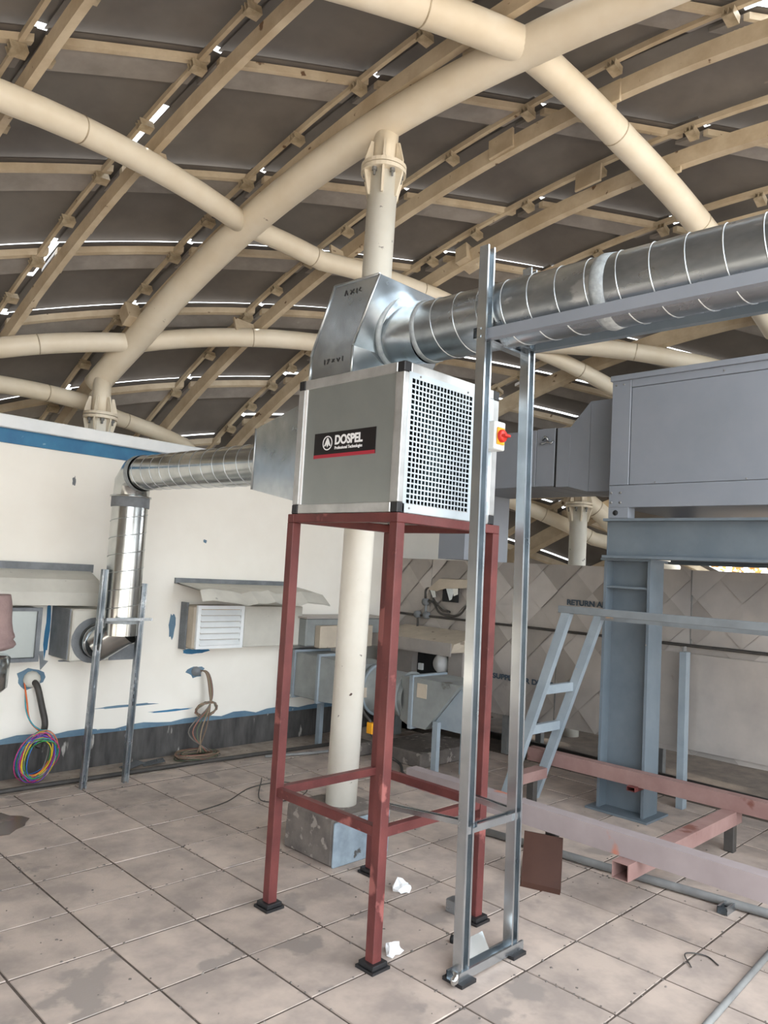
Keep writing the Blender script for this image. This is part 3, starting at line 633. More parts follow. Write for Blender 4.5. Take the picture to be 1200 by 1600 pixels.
# wrapped box at the far left
pb = root('wall_outlet_box', (2.0, 5.45, .83), 'grey wrapped wall outlet box at the left picture edge', 'duct box')
MB().box(1.62, 2.12, 5.42, 5.599, .84, 1.20).build('body', M_casing, pb, bevel=.02)
for a in ((1.6, 2.13, .83, .855), (1.6, 2.13, 1.175, 1.20)): MB().box(a[0], a[1], 5.405, 5.425, a[2], a[3]).build('edge_tape', M_greytape, pb)
MB().box(2.10, 2.13, 5.405, 5.425, .855, 1.175).build('edge_tape', M_greytape, pb)
MB().prism([(2.13, 5.41, .90), (2.16, 5.41, .90), (2.165, 5.41, .84), (2.20, 5.41, .83), (2.15, 5.41, .77), (2.14, 5.41, .84)], (0, .004, 0)).build('torn_tape', M_greytape, pb)
def canopy(x0, x1, zt, zf, yf, label, taper):
    c = root('wall_canopy', ((x0+x1)/2, 5.6, zt), label, 'canopy', 'sheet canopies over the wall outlets')
    n = 14; top, bot = [], []
    for i in range(n+1):
        f = i/n; x = x0+(x1-x0)*f; ww = .012*math.sin(f*17)+.008*math.sin(f*41)
        prof = [(5.598, zt), (5.598-.33*(5.6-yf), zt-.02), (5.598-.8*(5.6-yf), (zt+zf)/2+.02+ww), (yf, zf+ww)]
        sag = taper*max(0, 1-f*3)
        top.append([V((x+(.0 if j < 2 else 0), y+(5.6-y)*sag*(j/3), z+(zt-z)*sag*.3)) for j, (y, z) in enumerate(prof)])
    m = MB()
    for off in (0, -.008):
        m.add([p+V((0, 0, off)) for r_ in top for p in r_], [(i*4+j, i*4+j+1, i*4+4+j+1, i*4+4+j) for i in range(n) for j in range(3)], False)
    m.build('sheet', M_canopy, c)
    MB().box(x0-.01, x1, 5.575, 5.6, zt-.01, zt+.035).build('mastic_strip', M_greytape, c)
    return c
canopy(3.25, 4.45, 1.40, 1.27, 5.03, 'wavy sheet canopy over the white louvred grille', .25)
c1_ = root('wall_canopy', (1.6, 5.6, 1.48), 'straight sheet canopy at the left behind the channel upright', 'canopy', 'sheet canopies over the wall outlets')
MB().prism([(0.2, 5.598, 1.47), (.2, 5.42, 1.40), (.2, 5.36, 1.31), (.2, 5.36, 1.22), (.2, 5.40, 1.22), (.2, 5.598, 1.40)], (2.32, 0, 0)).build('sheet', M_canopy, c1_)
MB().box(.2, 2.54, 5.57, 5.6, 1.45, 1.51).build('mastic_strip', M_greytape, c1_)

# ------------------------------------------------------------------ cables at the wall
def bundle(name, start, coil_c, rx, rz, n, cols, label, lie=False, seed=1):
    rd = random.Random(seed); t = root(name, (coil_c[0], coil_c[1], 0), label, 'cable')
    for k in range(n):
        a = rx*rd.uniform(.72, 1.05); b = rz*rd.uniform(.78, 1.04); dx, dz, dy = rd.uniform(-.02, .02), rd.uniform(-.015, .015), rd.uniform(-.035, .02)
        ph_ = rd.uniform(0, 6); pts = []
        for i in range(28):
            an = 2*math.pi*i/28; w = 1+.05*math.sin(3*an+ph_)
            if lie: pts.append(V((coil_c[0]+dx+a*w*math.cos(an), coil_c[1]+dy+b*w*math.sin(an), .012+.006*(k % 6)+.004*math.sin(2*an+ph_))))
            else: pts.append(V((coil_c[0]+dx+a*w*math.cos(an), coil_c[1]+dy+.03*math.sin(an*2+ph_)-.05*math.sin(an), coil_c[2]+dz+b*w*math.sin(an))))
        MB().tube(pts, .0035, 5, closed=True).build('wire', cols[k % len(cols)], t)
    return t
cols = [mat('wire_%s' % nme, c, None, 5, .5) for nme, c in (('magenta', (190, 50, 120)), ('yellow', (220, 190, 50)), ('blue', (50, 110, 190)), ('green', (60, 150, 80)), ('purple', (110, 70, 160)), ('orange', (220, 110, 60)), ('teal', (70, 150, 160)), ('grey', (140, 136, 130)))]
cb_ = bundle('cable_coil', None, (2.16, 5.36, .19), .125, .17, 26, cols, 'hanging loop of multicoloured wires at the foot of the white wall', seed=2)
MB().tube(smooth([(2.17, 5.6, .67), (2.19, 5.54, .64), (2.22, 5.5, .5), (2.24, 5.47, .38), (2.2, 5.42, .3), (2.18, 5.4, .24)]), .022, 10).build('conduit', M_cable, cb_)
MB().tube(smooth([(2.12, 5.59, .66), (2.12, 5.52, .55), (2.13, 5.46, .42), (2.19, 5.4, .34)]), .006, 6).build('wire', cols[5], cb_)
MB().tube(smooth([(2.13, 5.59, .66), (2.11, 5.5, .5), (2.14, 5.44, .4), (2.2, 5.38, .35)]), .005, 6).build('wire', cols[6], cb_)
MB().lathe((2.17, 5.6, .68), (0, -1, 0), [(.06, 0), (.055, .03), (.03, .04), (0, .04)], 12).build('mastic_plug', M_canopy, cb_)
gcols = [mat('wire_dull%d' % k, c, None, 5, .7) for k, c in enumerate([(120, 100, 84), (150, 130, 108), (96, 104, 84), (140, 96, 84), (110, 104, 98)])]
cg = bundle('cable_coil', None, (3.46, 5.42, 0), .18, .12, 24, gcols, 'flat coil of brown cable hanging from the wall under the louvred grille', True, 5)
for k in range(12):
    rd = random.Random(40+k); pts = []
    for i in range(20):
        an = 2*math.pi*i/20; pts.append(V((3.55+.095*math.cos(an)*rd.uniform(.95, 1.05)+.01*rd.uniform(-1, 1), 5.47-.03*math.sin(an), .37+.06*math.sin(an)+.01*rd.uniform(-1, 1))))
    MB().tube(pts, .0045, 5, closed=True).build('wire', gcols[k % 5], cg)
for k in range(5):
    MB().tube(smooth([(3.5, 5.6, .665), (3.55+.006*k, 5.52, .66), (3.58+.008*k, 5.49, .5), (3.59-.005*k, 5.48, .38), (3.55-.04*k, 5.46, .2), (3.47+.03*k, 5.44, .03)]), .0055, 6).build('wire', gcols[k], cg)
MB().lathe((3.5, 5.6, .665), (0, -1, 0), [(.04, 0), (.035, .04), (0, .05)], 10).build('mastic_plug', M_greytape, cg)
single(MB().tube([(.5, 5.28, .018), (2.0, 5.275, .018), (2.9, 5.25, .018), (3.9, 5.2, .018), (4.9, 5.12, .02)], .016, 10), 'floor_pipe', M_cable, (2.5, 5.25, 0), 'thin dark pipe lying on the floor along the white wall', 'pipe')
single(MB().tube([(3.9, 5.1, .02), (4.3, 4.98, .02), (4.8, 4.92, .02)], .012, 8), 'floor_pipe', M_pipe, (4.3, 5, 0), 'short grey pipe on the floor behind the tall red stand', 'pipe')
for k, (x, y, rz_) in enumerate(((2.9, 5.42, .2), (3.07, 5.41, -.3))):
    m = MB(); cz, sz = math.cos(rz_), math.sin(rz_)
    pts = [V((x+cz*a-sz*b, y+sz*a+cz*b, z)) for a, b, z in ((-.08, -.05, .004), (.08, -.05, .03), (.08, .05, .035), (-.08, .05, .008))]
    single(m.prism(pts, (0, 0, .002)), 'metal_offcut', M_galv, (x, y, 0), ['flat sheet metal offcut by the wall, nearer the channel upright', 'bent sheet metal offcut by the wall, nearer the brown cable coil'][k], 'offcut')

# ------------------------------------------------------------------ insulated fan line behind the stand
iu = root('insulated_fan_line', (4.7, 4.6, 0), 'grey insulated duct line with round fan and slanted outlet behind the stand', 'duct fan')
MB().box(4.36, 4.75, 5.03, 5.62, .44, .82).build('duct_section', M_insul, iu, bevel=.006)
for y in (5.03, 5.36): MB().box(4.345, 4.765, y-.014, y+.014, .42, .84).build('duct_flange', M_ladder, iu)
MB().hexa([(4.36, 5.03, .44), (4.75, 5.03, .44), (4.75, 5.03, .82), (4.36, 5.03, .82)], [(4.44, 4.72, .44), (4.92, 4.72, .44), (4.92, 4.72, .78), (4.44, 4.72, .78)]).build('transition', M_insul, iu)
MB().lathe((4.74, 4.74, .57), (0, -1, 0), [(.17, 0), (.2, .01), (.2, .05), (.205, .06), (.205, .10), (.19, .11), (.18, .4), (.17, .5)], 36).build('fan_drum', M_insul, iu)
MB().lathe((4.74, 4.66, .57), (0, -1, 0), [(.19, 0), (.225, .0), (.225, .02), (.19, .02)], 36, False).build('drum_flange', M_ladder, iu)
MB().lathe((4.74, 4.30, .57), (0, -1, 0), [(.18, 0), (.2, .0), (.2, .02), (.18, .02)], 36, False).build('drum_flange', M_insul, iu)
# slanted outlet hood
H0 = [(4.56, 4.12, .37), (4.95, 4.12, .37), (4.95, 4.12, .76), (4.56, 4.12, .76)]
MB().hexa([(4.6, 4.27, .40), (4.9, 4.27, .40), (4.9, 4.27, .74), (4.6, 4.27, .74)], H0).build('transition', M_insul, iu)
MB().box(4.545, 4.97, 4.10, 4.135, .355, .775).build('hood_flange', M_ladder, iu)
oh = MB().prism([(4.56, 4.10, .375), (4.56, 3.96, .375), (4.56, 3.63, .76), (4.56, 4.10, .76)], (.39, 0, 0)).build('outlet_hood', M_insul, iu)
MB().prism([(4.60, 3.93, .40), (4.60, 3.66, .72), (4.60, 3.62, .72), (4.60, 3.62, .40)], (.3, 0, 0)).build('outlet_flap', M_ladder, iu)
MB().box(4.556, 4.56, 3.96, 4.06, .61, .72).build('data_plate', M_beige, oh)
for (x, y) in ((4.58, 3.86), (4.93, 3.86), (4.6, 5.25)):
    MB().box(x-.02, x+.02, y-.025, y+.025, 0, .45 if y < 4 else .44).build('leg', M_ladder, iu)
MB().box(4.5, 4.56, 4.62, 4.70, .52, .60).build('terminal_box', M_beige, iu)
single(MB().box(4.48, 4.53, 4.46, 4.53, .25, .34), 'yellow_tag', M_swyel, (4.5, 4.5, .25), 'small yellow switch box hanging by a cable under the insulated fan', 'switch box', bevel=.006)
single(MB().tube(smooth([(4.53, 4.66, .52), (4.5, 4.6, .42), (4.505, 4.5, .34)]), .012, 8), 'fan_cable', M_cable, (4.53, 4.66, .34), 'dark cable linking the insulated fan to the yellow switch box', 'cable')
single(MB().tube(smooth([(4.51, 4.5, .25), (4.6, 4.42, .1), (4.66, 4.3, .03), (4.5, 4.1, .015), (4.45, 3.85, .015)]), .011, 8), 'fan_cable', M_cable, (4.5, 4.3, 0), 'dark cable drooping to the floor below the yellow switch box', 'cable')
single(MB().box(4.75, 5.5, 4.15, 4.7, 0, .12), 'equipment_plinth', M_conc, (5.1, 4.4, 0), 'low concrete plinth on the floor under the insulated fan', 'plinth', bevel=.012)
single(MB().box(4.60, 4.78, 4.72, 4.95, 0, .11), 'concrete_block', M_conc, (4.7, 4.83, 0), 'small concrete block on the floor beside the column', 'block', bevel=.015)
# wall-side box duct and hooded outlet
ib = root('insulated_box_duct', (4.8, 5.4, .86), 'pale boxed duct on the white wall above the insulated fan line', 'duct')
MB().box(4.42, 5.45, 5.30, 5.598, .87, 1.12).build('body', M_insul, ib, bevel=.01)
MB().box(4.52, 5.18, 5.22, 5.30, .86, 1.06).build('lower_body', M_beige, ib, bevel=.006)
MB().box(4.40, 5.45, 5.28, 5.598, 1.12, 1.135).build('lid', M_clad, ib)
hu = root('hooded_fan_unit', (5.45, 4.7, .3), 'dusty hooded unit with an open front showing a fan behind the insulated line', 'fan unit')
MB().box(5.36, 5.72, 4.26, 5.25, .30, .62).build('lower_body', M_clad, hu, bevel=.006)
MB().box(5.36, 5.72, 4.26, 4.42, .62, .9).build('side_wall', M_clad, hu); MB().box(5.36, 5.72, 4.86, 5.25, .62, .9).build('side_wall', M_clad, hu)
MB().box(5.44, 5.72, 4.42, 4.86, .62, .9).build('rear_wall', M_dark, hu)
MB().hexa([(5.22, 4.28, .90), (5.72, 4.28, .90), (5.72, 5.3, .90), (5.22, 5.3, .90)], [(5.28, 4.30, .97), (5.72, 4.30, 1.06), (5.72, 5.3, 1.06), (5.28, 5.3, .97)]).build('hood', M_beige, hu)
MB().box(5.21, 5.225, 4.28, 5.3, .87, .985).build('hood_lip', M_clad, hu)
MB().lathe((5.445, 4.56, .765), (-1, 0, 0), [(0, .06), (.07, .05), (.09, .02), (.09, 0)], 24).build('fan_disc', M_lwhite, hu)
MB().box(5.415, 5.44, 4.78, 4.83, .68, .74).build('control_box', M_white, hu)
for y in (4.3, 5.2): MB().box(5.5, 5.6, y-.03, y+.03, 0, .30).build('leg', M_insul, hu)

# ------------------------------------------------------------------ clad return / supply ducts
def clad(name, z0, z1, label, joints, xf=5.75):
    t = root(name, (6.1, 2, z0), label, 'duct', 'clad air ducts')
    MB().box(xf+.012, 6.5, -1.5, 5.58, z0, z1).build('body', M_clad, t)
    for a, b in zip(joints[:-1], joints[1:]):
        s = .165; bm = bmesh.new()
        ny = int((b-a)/s)+4; nz = int((z1-z0)/s)+4
        for i in range(-2, ny):
            for j in range(-2, nz*2):
                cy = a+i*2*s+(s if j % 2 else 0); cz = z0+j*s
                if cy < a-s or cy > b+s or cz < z0-s or cz > z1+s: continue
                tx, ty = rs.uniform(-.01, .008), rs.uniform(-.009, .009)
                q_ = [V((xf-.006+max(tx, 0)+.006, cy, cz+s)), V((xf-.004+ty, cy+s, cz)), V((xf-.012+min(tx, 0), cy, cz-s)), V((xf-.004-ty, cy-s, cz))]
                bm.faces.new([bm.verts.new(p) for p in q_])
        for co, no in (((0, a+.004, 0), (0, -1, 0)), ((0, b-.004, 0), (0, 1, 0)), ((0, 0, z0), (0, 0, -1)), ((0, 0, z1), (0, 0, 1))):
            bmesh.ops.bisect_plane(bm, geom=bm.verts[:]+bm.edges[:]+bm.faces[:], plane_co=co, plane_no=no, clear_outer=True)
        m = MB(); bm.verts.index_update()
        for i_, v in enumerate(bm.verts): v.index = i_
        m.add([v.co.copy() for v in bm.verts], [[v.index for v in f.verts] for f in bm.faces]); bm.free()
        cp_ = m.build('cladding_panel', M_clad, t); cp_.data.materials.append(M_clad2); cp_.data.materials.append(M_clad3)
        for f_ in cp_.data.polygons: f_.material_index = rs.choice((0, 0, 1, 2))
    for y in joints[1:-1]: MB().box(xf-.004, xf+.01, y-.006, y+.006, z0, z1).build('joint_strip', M_pipe, t)
    return t
ra_ = clad('return_air_duct', 1.17, 1.725, 'upper clad sheet duct stencilled RETURN AIR behind the grey column', [-1.5, 1.2, 2.40, 3.87, 5.0, 5.58])
sa_ = clad('supply_air_duct', .36, 1.15, 'lower clad sheet duct stencilled SUPPLY AIR DUCT behind the ladder', [-1.5, 1.2, 2.66, 3.55, 4.3, 5.58])
text_mesh('RETURN AIR DUCT', .062, frame_negx(5.729, 3.455, 1.39), M_text, 'stencil_lettering', ra_, .0025, .6)
text_mesh('- SUPPLY AIR DUCT', .062, frame_negx(5.729, 4.24, .674), M_text, 'stencil_lettering', sa_, .0025, .68)
MB().box(5.72, 5.74, 1.3, 2.655, .40, 1.1).build('access_cover', M_clad, sa_)
for y in (-.6, .6, 1.75, 2.9, 4.1):
    for x in (5.85, 6.4): MB().box(x-.03, x+.03, y-.03, y+.03, 0, .37).build('support_leg', M_pipe, sa_)
single(MB().tube([(6.2, -1.2, .04), (6.15, 2.0, .04), (6.25, 5.0, .04)], .035, 12), 'floor_pipe', M_cable, (6.2, 2, 0), 'dark pipe lying on the floor underneath the lower clad duct', 'pipe')
pc = root('conduit_line', (5.7, 3, 1.1), 'thin brown conduit with round junction boxes along the clad ducts', 'conduit')
MB().tube(smooth([(5.722, 5.45, 1.165), (5.722, 4.0, 1.162), (5.722, -1, 1.155)]), .011, 8).build('conduit_pipe', M_cable, pc)
for y, z in ((5.14, 1.17), (5.02, 1.17), (5.04, 1.30)): MB().lathe((5.735, y, z), (-1, 0, 0), [(.036, 0), (.036, .04), (0, .045)], 20).build('junction_box', M_greytape, pc)
MB().tube(smooth([(5.71, 5.04, 1.33), (5.71, 5.04, 1.42), (5.71, 4.99, 1.43), (5.71, 4.93, 1.33), (5.71, 4.82, 1.24), (5.71, 4.72, 1.225)]), .011, 8).build('flexible_hose', M_cable, pc)
MB().tube(smooth([(5.71, 5.0, 1.31), (5.71, 4.93, 1.30), (5.71, 4.85, 1.21), (5.71, 4.72, 1.19), (5.71, 4.6, 1.21), (5.71, 4.52, 1.29), (5.72, 4.4, 1.42)]), .011, 8).build('flexible_hose', M_cable, pc)
MB().tube(smooth([(5.71, 5.13, 1.14), (5.7, 5.12, 1.05), (5.68, 5.15, .98), (5.5, 5.0, .80)]), .011, 8).build('flexible_hose', M_cable, pc)
MB().tube(smooth([(5.71, 5.03, 1.33), (5.71, 5.03, 1.19)]), .014, 8).build('conduit_pipe', M_greytape, pc)
vb = root('open_junction_hatch', (5.705, 4.7, 1.31), 'open hatch with bent silver flaps on the upper clad duct', 'hatch')
MB().box(5.708, 5.726, 4.63, 4.82, 1.32, 1.47).build('dark_opening', M_dark, vb)
MB().prism([(5.714, 5.0, 1.43), (5.714, 4.85, 1.54), (5.714, 4.45, 1.55), (5.714, 4.5, 1.47), (5.714, 4.78, 1.45), (5.714, 4.88, 1.42)], (-.03, 0, -.004)).build('flap', M_beige, vb)
MB().prism([(5.70, 4.78, 1.48), (5.70, 4.66, 1.46), (5.69, 4.68, 1.35), (5.69, 4.71, 1.335)], (-.006, 0, 0)).build('flap', M_galv, vb)
MB().prism([(5.70, 4.69, 1.48), (5.70, 4.62, 1.47), (5.69, 4.61, 1.40), (5.69, 4.66, 1.38)], (-.006, 0, 0)).build('foil_scrap', M_galvshiny, vb)
MB().prism([(5.705, 4.98, 1.43), (5.705, 4.91, 1.42), (5.70, 4.89, 1.36), (5.70, 4.93, 1.35)], (-.006, 0, 0)).build('foil_scrap', M_galvshiny, vb)

# ------------------------------------------------------------------ air handling unit on its steel frame
ah = root('air_handling_unit', (5.6, 1.4, 2.06), 'big grey sheet metal air handling unit on the steel beam at right', 'air handler')
UX, UY = 4.97, 2.69
MB().box(UX+.02, 6.3, -1.2, UY-.02, 2.14, 3.07).build('casing', M_grey, ah)
MB().box(UX, UX+.03, 2.545, UY, 2.29, 3.045).build('corner_post', M_grey, ah, bevel=.003)
MB().box(UX+.003, UX+.03, .95, 2.54, 2.29, 2.985).build('front_panel', M_grey, ah, bevel=.003)
MB().box(UX+.003, UX+.03, -1.2, .945, 2.29, 2.985).build('front_panel', M_grey, ah, bevel=.003)
MB().box(UX, UX+.03, -1.2, 2.543, 2.988, 3.045).build('top_channel', M_grey, ah, bevel=.003)
bc = MB().box(UX, UX+.06, -1.2, UY, 2.13, 2.287).build('base_channel', M_grey, ah, bevel=.003)
for y in (2.6, 2.67):
    for z in (2.165, 2.235): MB().lathe((UX, y, z), (-1, 0, 0), [(.009, 0), (.009, .006), (0, .008)], 8).build('bolt', M_pipe, bc)
for y in (2.66, 2.6, 1.9, 1.3): MB().lathe((UX, y, 3.015), (-1, 0, 0), [(.007, 0), (.006, .005), (0, .006)], 8).build('bolt', M_pipe, ah)
for y in (2.35, 1.75): MB().lathe((UX+.003, y, 2.30), (-1, 0, 0), [(.006, 0), (.005, .005), (0, .006)], 8).build('bolt', M_pipe, ah)
MB().box(UX-.012, 6.32, -1.2, UY+.012, 3.045, 3.085).build('roof_lip', M_grey, ah, bevel=.003)
MB().box(UX, UX+.1, UY-.15, UY, 2.055, 2.13).build('corner_foot', M_grey, ah)
MB().lathe((UX, UY-.055, 2.092), (-1, 0, 0), [(.02, 0), (.02, .002), (0, .002)], 14).build('lifting_hole', M_dark, ah)
MB().box(6.0, 6.1, UY-.15, UY, 2.055, 2.14).build('corner_foot', M_grey, ah); MB().box(UX, UX+.1, -1.1, -.95, 2.055, 2.13).build('corner_foot', M_grey, ah)
# duct leaving the unit
gd = root('air_handler_duct', (5.6, 3.3, 2.3), 'grey rectangular duct with access door leaving the air handling unit', 'duct')
dx0 = 5.2
MB().box(dx0, 5.95, 2.70, 2.99, 2.28, 2.985).build('collar_section', M_grey, gd, bevel=.004)
MB().hexa([(dx0, 2.99, 2.28), (5.95, 2.99, 2.28), (5.95, 2.99, 2.985), (dx0, 2.99, 2.985)], [(dx0, 3.16, 2.325), (5.95, 3.16, 2.325), (5.95, 3.16, 2.80), (dx0, 3.16, 2.80)]).build('transition', M_grey, gd)
MB().box(dx0, 5.95, 3.16, 3.28, 2.325, 2.80).build('duct_section', M_grey, gd, bevel=.003)
MB().box(dx0, 5.95, 3.30, 3.47, 2.335, 2.805).build('duct_section', M_grey, gd, bevel=.003)
MB().box(dx0+.006, 5.94, 3.275, 3.305, 2.33, 2.80).build('door_gap', M_dark, gd)
MB().box(dx0, 5.95, 3.475, 4.55, 2.335, 2.80).build('duct_section', M_grey, gd, bevel=.003)
MB().box(5.3, 5.95, 4.25, 4.55, 1.726, 2.335).build('drop_section', M_grey, gd)
hd = MB(); hd.tube([(dx0-.01, 3.41, 2.71), (dx0-.025, 3.38, 2.735), (dx0-.025, 3.36, 2.725), (dx0-.02, 3.35, 2.70)], .009, 8); hd.tube([(dx0-.01, 3.43, 2.685), (dx0-.02, 3.40, 2.68), (dx0-.02, 3.36, 2.69), (dx0-.015, 3.32, 2.68), (dx0-.01, 3.31, 2.70)], .008, 8)
hd.build('door_latch', M_galv, gd)
# I-beam and column
ib_ = root('steel_beam', (5.05, .8, 1.77), 'blue-grey steel I-beam under the air handling unit', 'beam')
MB().box(5.04, 5.055, -1.2, 2.72, 1.79, 2.035).build('web', M_steel, ib_); MB().box(4.97, 5.13, -1.2, 2.73, 2.035, 2.053).build('top_flange', M_steel, ib_); MB().box(4.97, 5.13, -1.2, 2.73, 1.772, 1.79).build('bottom_flange', M_steel, ib_)
MB().box(5.035, 5.06, 2.72, 2.728, 1.79, 2.035).build('end_plate', M_steel, ib_)
xb = root('steel_beam', (6.15, .8, 1.77), 'far steel I-beam hidden under the back of the air handling unit', 'beam')
MB().box(6.08, 6.095, -1.2, 2.72, 1.79, 2.035).build('web', M_steel, xb); MB().box(6.0, 6.17, -1.2, 2.73, 2.035, 2.053).build('top_flange', M_steel, xb); MB().box(6.0, 6.17, -1.2, 2.73, 1.772, 1.79).build('bottom_flange', M_steel, xb)
hc = root('steel_column', (5.15, 2.58, 0), 'blue-grey steel H-column under the beam of the air handling unit', 'column')
MB().box(5.06, 5.27, 2.735, 2.755, 0.012, 1.765).build('flange_plate', M_steel, hc); MB().box(5.06, 5.27, 2.405, 2.425, .012, 1.765).build('flange_plate', M_steel, hc)
MB().box(5.16, 5.175, 2.425, 2.735, .012, 1.765).build('web', M_steel, hc); MB().box(5.03, 5.30, 2.39, 2.77, 1.755, 1.772).build('cap_plate', M_steel, hc)
MB().box(5.07, 5.16, 2.425, 2.735, 1.56, 1.575).build('stiffener', M_steel, hc); MB().box(5.0, 5.33, 2.35, 2.81, 0, .014).build('base_plate', M_steel, hc)
tpst = root('steel_post', (5.6, 2.37, 0), 'slim grey steel post standing beside the H-column in front of the clad ducts', 'post')
MB().box(5.56, 5.63, 2.35, 2.40, 0, 1.12).build('angle_leg', M_ladder, tpst); MB().box(5.57, 5.62, 2.375, 2.385, 1.12, 1.16).build('clamp', M_pipe, tpst)

# ------------------------------------------------------------------ ladder / access step frame
ld = root('access_ladder', (4.7, 2.95, 0), 'pale blue-grey steel ladder leaning up to a handrail by the H-column', 'ladder')
MB().beam((4.5, 3.165, 0), (4.5, 2.704, 1.385), .062, .05, (1, 0, 0)).build('stringer', M_ladder, ld); MB().beam((4.9, 3.17, .0), (4.9, 2.69, 1.36), .062, .045, (1, 0, 0)).build('stringer', M_ladder, ld)
for z in (.56, .845):
    y = 3.165-.465*z/1.40; MB().beam((4.52, y, z), (4.88, y, z), .035, .06).build('rung', M_ladder, ld)
MB().box(4.473, 4.527, -.5, 2.765, 1.378, 1.425).build('handrail', M_handrail, ld, bevel=.003)
MB().hollow((4.9, 2.67, 1.355), (4.9, -.5, 1.355), .05, .045).build('handrail', M_handrail, ld)
for y in (.1,): 
    for x in (4.5, 4.9): MB().box(x-.02, x+.02, y-.02, y+.02, 0, 1.375).build('rail_post', M_ladder, ld)

# ------------------------------------------------------------------ loose skid frame
sk = root('skid_frame', (4.3, 1.6, .17), 'long loose steel frame of faded pink and grey rails on the floor', 'steel frame')
MB().hollow((3.69, 3.30, .305), (3.69, -.6, .305), .09, .11).build('rail', M_greyrail, sk); MB().hollow((4.985, 3.27, .29), (4.985, -.6, .305), .08, .095).build('rail', M_pink, sk)
MB().hollow((3.56, 1.80, .21), (5.04, 1.80, .21), .085, .08).build('cross_member', M_pink, sk); MB().hollow((4.53, 3.09, .205), (4.868, 3.09, .205), .09, .07).build('cross_member', M_pink, sk); MB().hollow((3.56, -.2, .21), (5.04, -.2, .21), .085, .08).build('cross_member', M_pink, sk)
MB().hollow((4.90, 2.42, .235), (5.03, 2.42, .235), .06, .03).build('spacer', M_red, sk)
for x, y, zt, lab in ((3.72, 2.28, .249, 'dark block propping the grey rail behind the brown plate'), (4.75, 3.09, .169, 'dark block under the short pink stub beside the ladder foot'), (4.97, 1.80, .169, 'dark block under the pink cross member by the H-column'), (3.75, -.2, .169, 'dark block under the near end of the grey rail'), (4.95, -.2, .169, 'dark block under the near end of the faded pink rail')):
    single(MB().box(x-.025, x+.025, y-.03, y+.03, 0, zt), 'support_block', M_cable, (x, y, 0), lab, 'block', 'blocks under the loose frame', bevel=.004)
bp_ = root('brown_plate', (3.55, 2.2, 0), 'brown metal plate leaning against the loose steel frame', 'plate')
A_, B_ = V((3.49, 2.315, .015)), V((3.56, 2.12, .015)); upA = upB = V((.105, .06, .222))
MB().prism([A_, B_, B_+upB, A_+upA], (.006, .002, 0)).build('sheet', M_brown, bp_)
MB().prism([A_, B_, B_+V((-.025, -.01, -.02)), A_+V((-.025, -.01, -.02))], (.003, 0, .004)).build('bottom_flange', M_brown, bp_)
single(MB().tube([(3.93, 3.0, .024), (4.02, 2.2, .024), (4.13, 1.4, .024), (4.3, .2, .024)], .022, 14), 'floor_pipe', M_pipe, (4.0, 2.2, 0), 'long grey pipe lying on the tiles under the loose steel frame', 'pipe')
single(channel(MB(), (4.0, 1.48, .0), (4.13, 1.48, .0), .05, .035, (0, 0, 1)), 'channel_offcut', M_galv2, (4.07, 1.48, 0), 'short channel offcut on the tiles beside the long grey pipe', 'offcut')
single(MB().tube([(1.9, 1.09, .014), (4.6, 1.215, .014)], .013, 12), 'floor_conduit', M_pipe, (3, 1.1, 0), 'grey conduit pipe on the tiles in the bottom right corner', 'pipe')
single(MB().box(2.93, 2.99, 2.30, 2.36, .0, .06), 'metal_bracket', M_galv2, (2.96, 2.33, 0), 'small galvanized bracket on the floor by the right leg', 'bracket', bevel=.004)

# ------------------------------------------------------------------ small things on the floor
def crumple(name, c, r, label, seed):
    rd = random.Random(seed); bm = bmesh.new(); bmesh.ops.create_icosphere(bm, subdivisions=2, radius=r)
    for v in bm.verts: v.co = v.co*rd.uniform(.55, 1.25); v.co.z = max(v.co.z*rd.uniform(.5, 1.1), -r*.45)+r*.45
    m = MB(); 
    for i, v in enumerate(bm.verts): v.index = i
    m.add([v.co+V(c) for v in bm.verts], [[v.index for v in f.verts] for f in bm.faces]); bm.free()
    return single(m, name, M_paper, c, label, 'tissue', 'crumpled tissues on the tiles')
crumple('crumpled_tissue', (2.93, 2.64, 0), .045, 'crumpled white tissue on the tiles between the rear stand legs', 3)
crumple('crumpled_tissue', (2.45, 2.235, 0), .04, 'crumpled white tissue on the tiles beside the front stand leg', 8)
single(MB().lathe((2.72, 2.14, 0), (0, 0, 1), [(.012, 0), (.014, .015), (.01, .03), (0, .03)], 12), 'rubber_plug', M_black, (2.72, 2.14, 0), 'small black plug on the tiles in front of the base track', 'plug')
rd = random.Random(9); poly = []
for k in range(18):
    a = 2*math.pi*k/18; rr = rd.uniform(.8, 1.15); poly.append(V((1.66+.24*rr*math.cos(a), 4.72+.2*rr*math.sin(a), .001)))
single(MB().prism(poly, (0, 0, .0012)), 'wet_stain', M_wet, (1.66, 4.72, 0), 'dark wet patch on the tiles at the left picture edge', 'stain')
def wire(pts, r, label, nm='loose_wire', m=M_cable): return single(MB().tube(smooth(pts), r, 6), nm, m, pts[0], label, 'wire')
wire([(2.75, 4.25, .006), (3.0, 4.3, .012), (3.3, 4.45, .02), (3.55, 4.4, .03), (3.6, 4.2, .02), (3.4, 4.1, .01), (3.2, 4.2, .012), (3.5, 4.6, .02)], .004, 'thin loose wire curling on the tiles left of the column plinth')
wire([(1.45, 2.05, .006), (1.62, 2.1, .008), (1.8, 2.02, .008), (1.93, 1.85, .006)], .005, 'pale loose wire on the tiles at the bottom edge', m=M_pipe)
wire([(3.35, 1.36, .004), (3.43, 1.42, .012), (3.5, 1.36, .004), (3.46, 1.29, .004)], .003, 'small bent wire on the tiles at lower right')
deb = MB(); rd = random.Random(21)
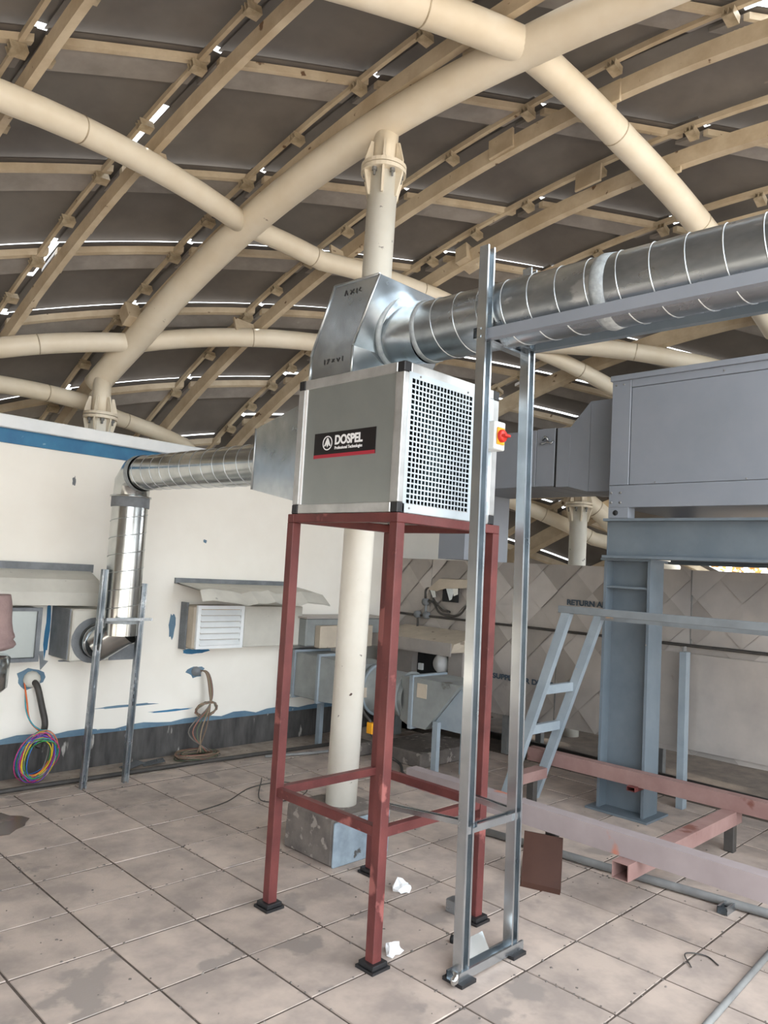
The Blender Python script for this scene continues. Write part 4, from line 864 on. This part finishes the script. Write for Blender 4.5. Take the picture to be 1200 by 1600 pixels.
for k in range(1100):
    x = rd.uniform(1.3, 5.2); y = rd.uniform(.9, 5.5)
    if k % 4: # along joints
        if rd.random() < .5: x = 1.575+.4*round((x-1.575)/.4)+rd.uniform(-.012, .012)
        else: y = 2.2+.4*round((y-2.2)/.4)+rd.uniform(-.012, .012)
    s = rd.uniform(.003, .009); a = rd.uniform(0, 3.1); z = rd.uniform(.001, .004)
    dxx, dyy = math.cos(a)*s, math.sin(a)*s
    deb.hexa([(x-dxx, y-dyy, 0), (x+dyy, y-dxx*.6, 0), (x+dxx, y+dyy, 0), (x-dyy, y+dxx*.6, 0)], [(x-dxx*.6, y-dyy*.6, z), (x+dyy*.6, y-dxx*.4, z), (x+dxx*.6, y+dyy*.6, z), (x-dyy*.6, y+dxx*.4, z)])
do = deb.build('floor_debris', M_conc); tag(do, 'small bits of grit and debris scattered over the tiles', 'debris', kind='stuff')

# pink cloth and metal cylinder at the left edge
cl = MB(); prof = []
n = 22
for i in range(n+1):
    z = 1.31-.34*i/n; f = i/n
    r_ = .08+.03*f+.004*math.sin(f*9)+(.008*math.sin(f*44) if f > .7 else 0)
    prof.append((V((1.675+.02*f, 4.98, z)), r_ if i < n else .06))
cl.tube([p for p, r_ in prof], [r_ for p, r_ in prof], 20)
cloth = single(cl, 'hanging_cloth', M_cloth, (1.68, 4.98, .94), 'dusty pink wrinkled cloth bundle at the left picture edge', 'cloth')
cyl = root('metal_cylinder', (1.66, 4.98, 0), 'shiny metal cylinder on a stand below the pink cloth at the left edge', 'cylinder')
MB().lathe((1.66, 4.98, .72), (0, 0, 1), [(0, 0), (.09, 0), (.12, .03), (.125, .21), (.11, .225), (0, .225)], 28).build('drum', M_galvshiny, cyl)
MB().tube([(1.66, 4.98, 0), (1.66, 4.98, .72)], .02, 10).build('stand_pole', M_pipe, cyl); MB().lathe((1.66, 4.98, 0), (0, 0, 1), [(0, .02), (.12, .015), (.12, 0), (0, 0)], 20).build('stand_foot', M_pipe, cyl)

# hedge outside, seen through the gap under the beam
hg = MB(); rd = random.Random(5)
for k in range(2600):
    c = V((rd.uniform(12.5, 13.5), rd.uniform(-1, 6), -.25+2.6*rd.random()**.7)); s = rd.uniform(.05, .11)
    a = V((rd.uniform(-1, 1), rd.uniform(-1, 1), rd.uniform(-1, 1))).normalized()*s; b = a.cross(V((rd.uniform(-1, 1), rd.uniform(-1, 1), rd.uniform(-1, 1)))).normalized()*s*.5
    hg.add([c-a, c+b, c+a, c-b], [(0, 1, 2, 3)])
ho = single(hg, 'hedge', M_leaf, (13, 2.5, -.3), 'sunlit orange-brown hedge outside, seen through the gap under the beam', 'hedge')

for o in bpy.data.objects:
    if '_o' in o: del o['_o']
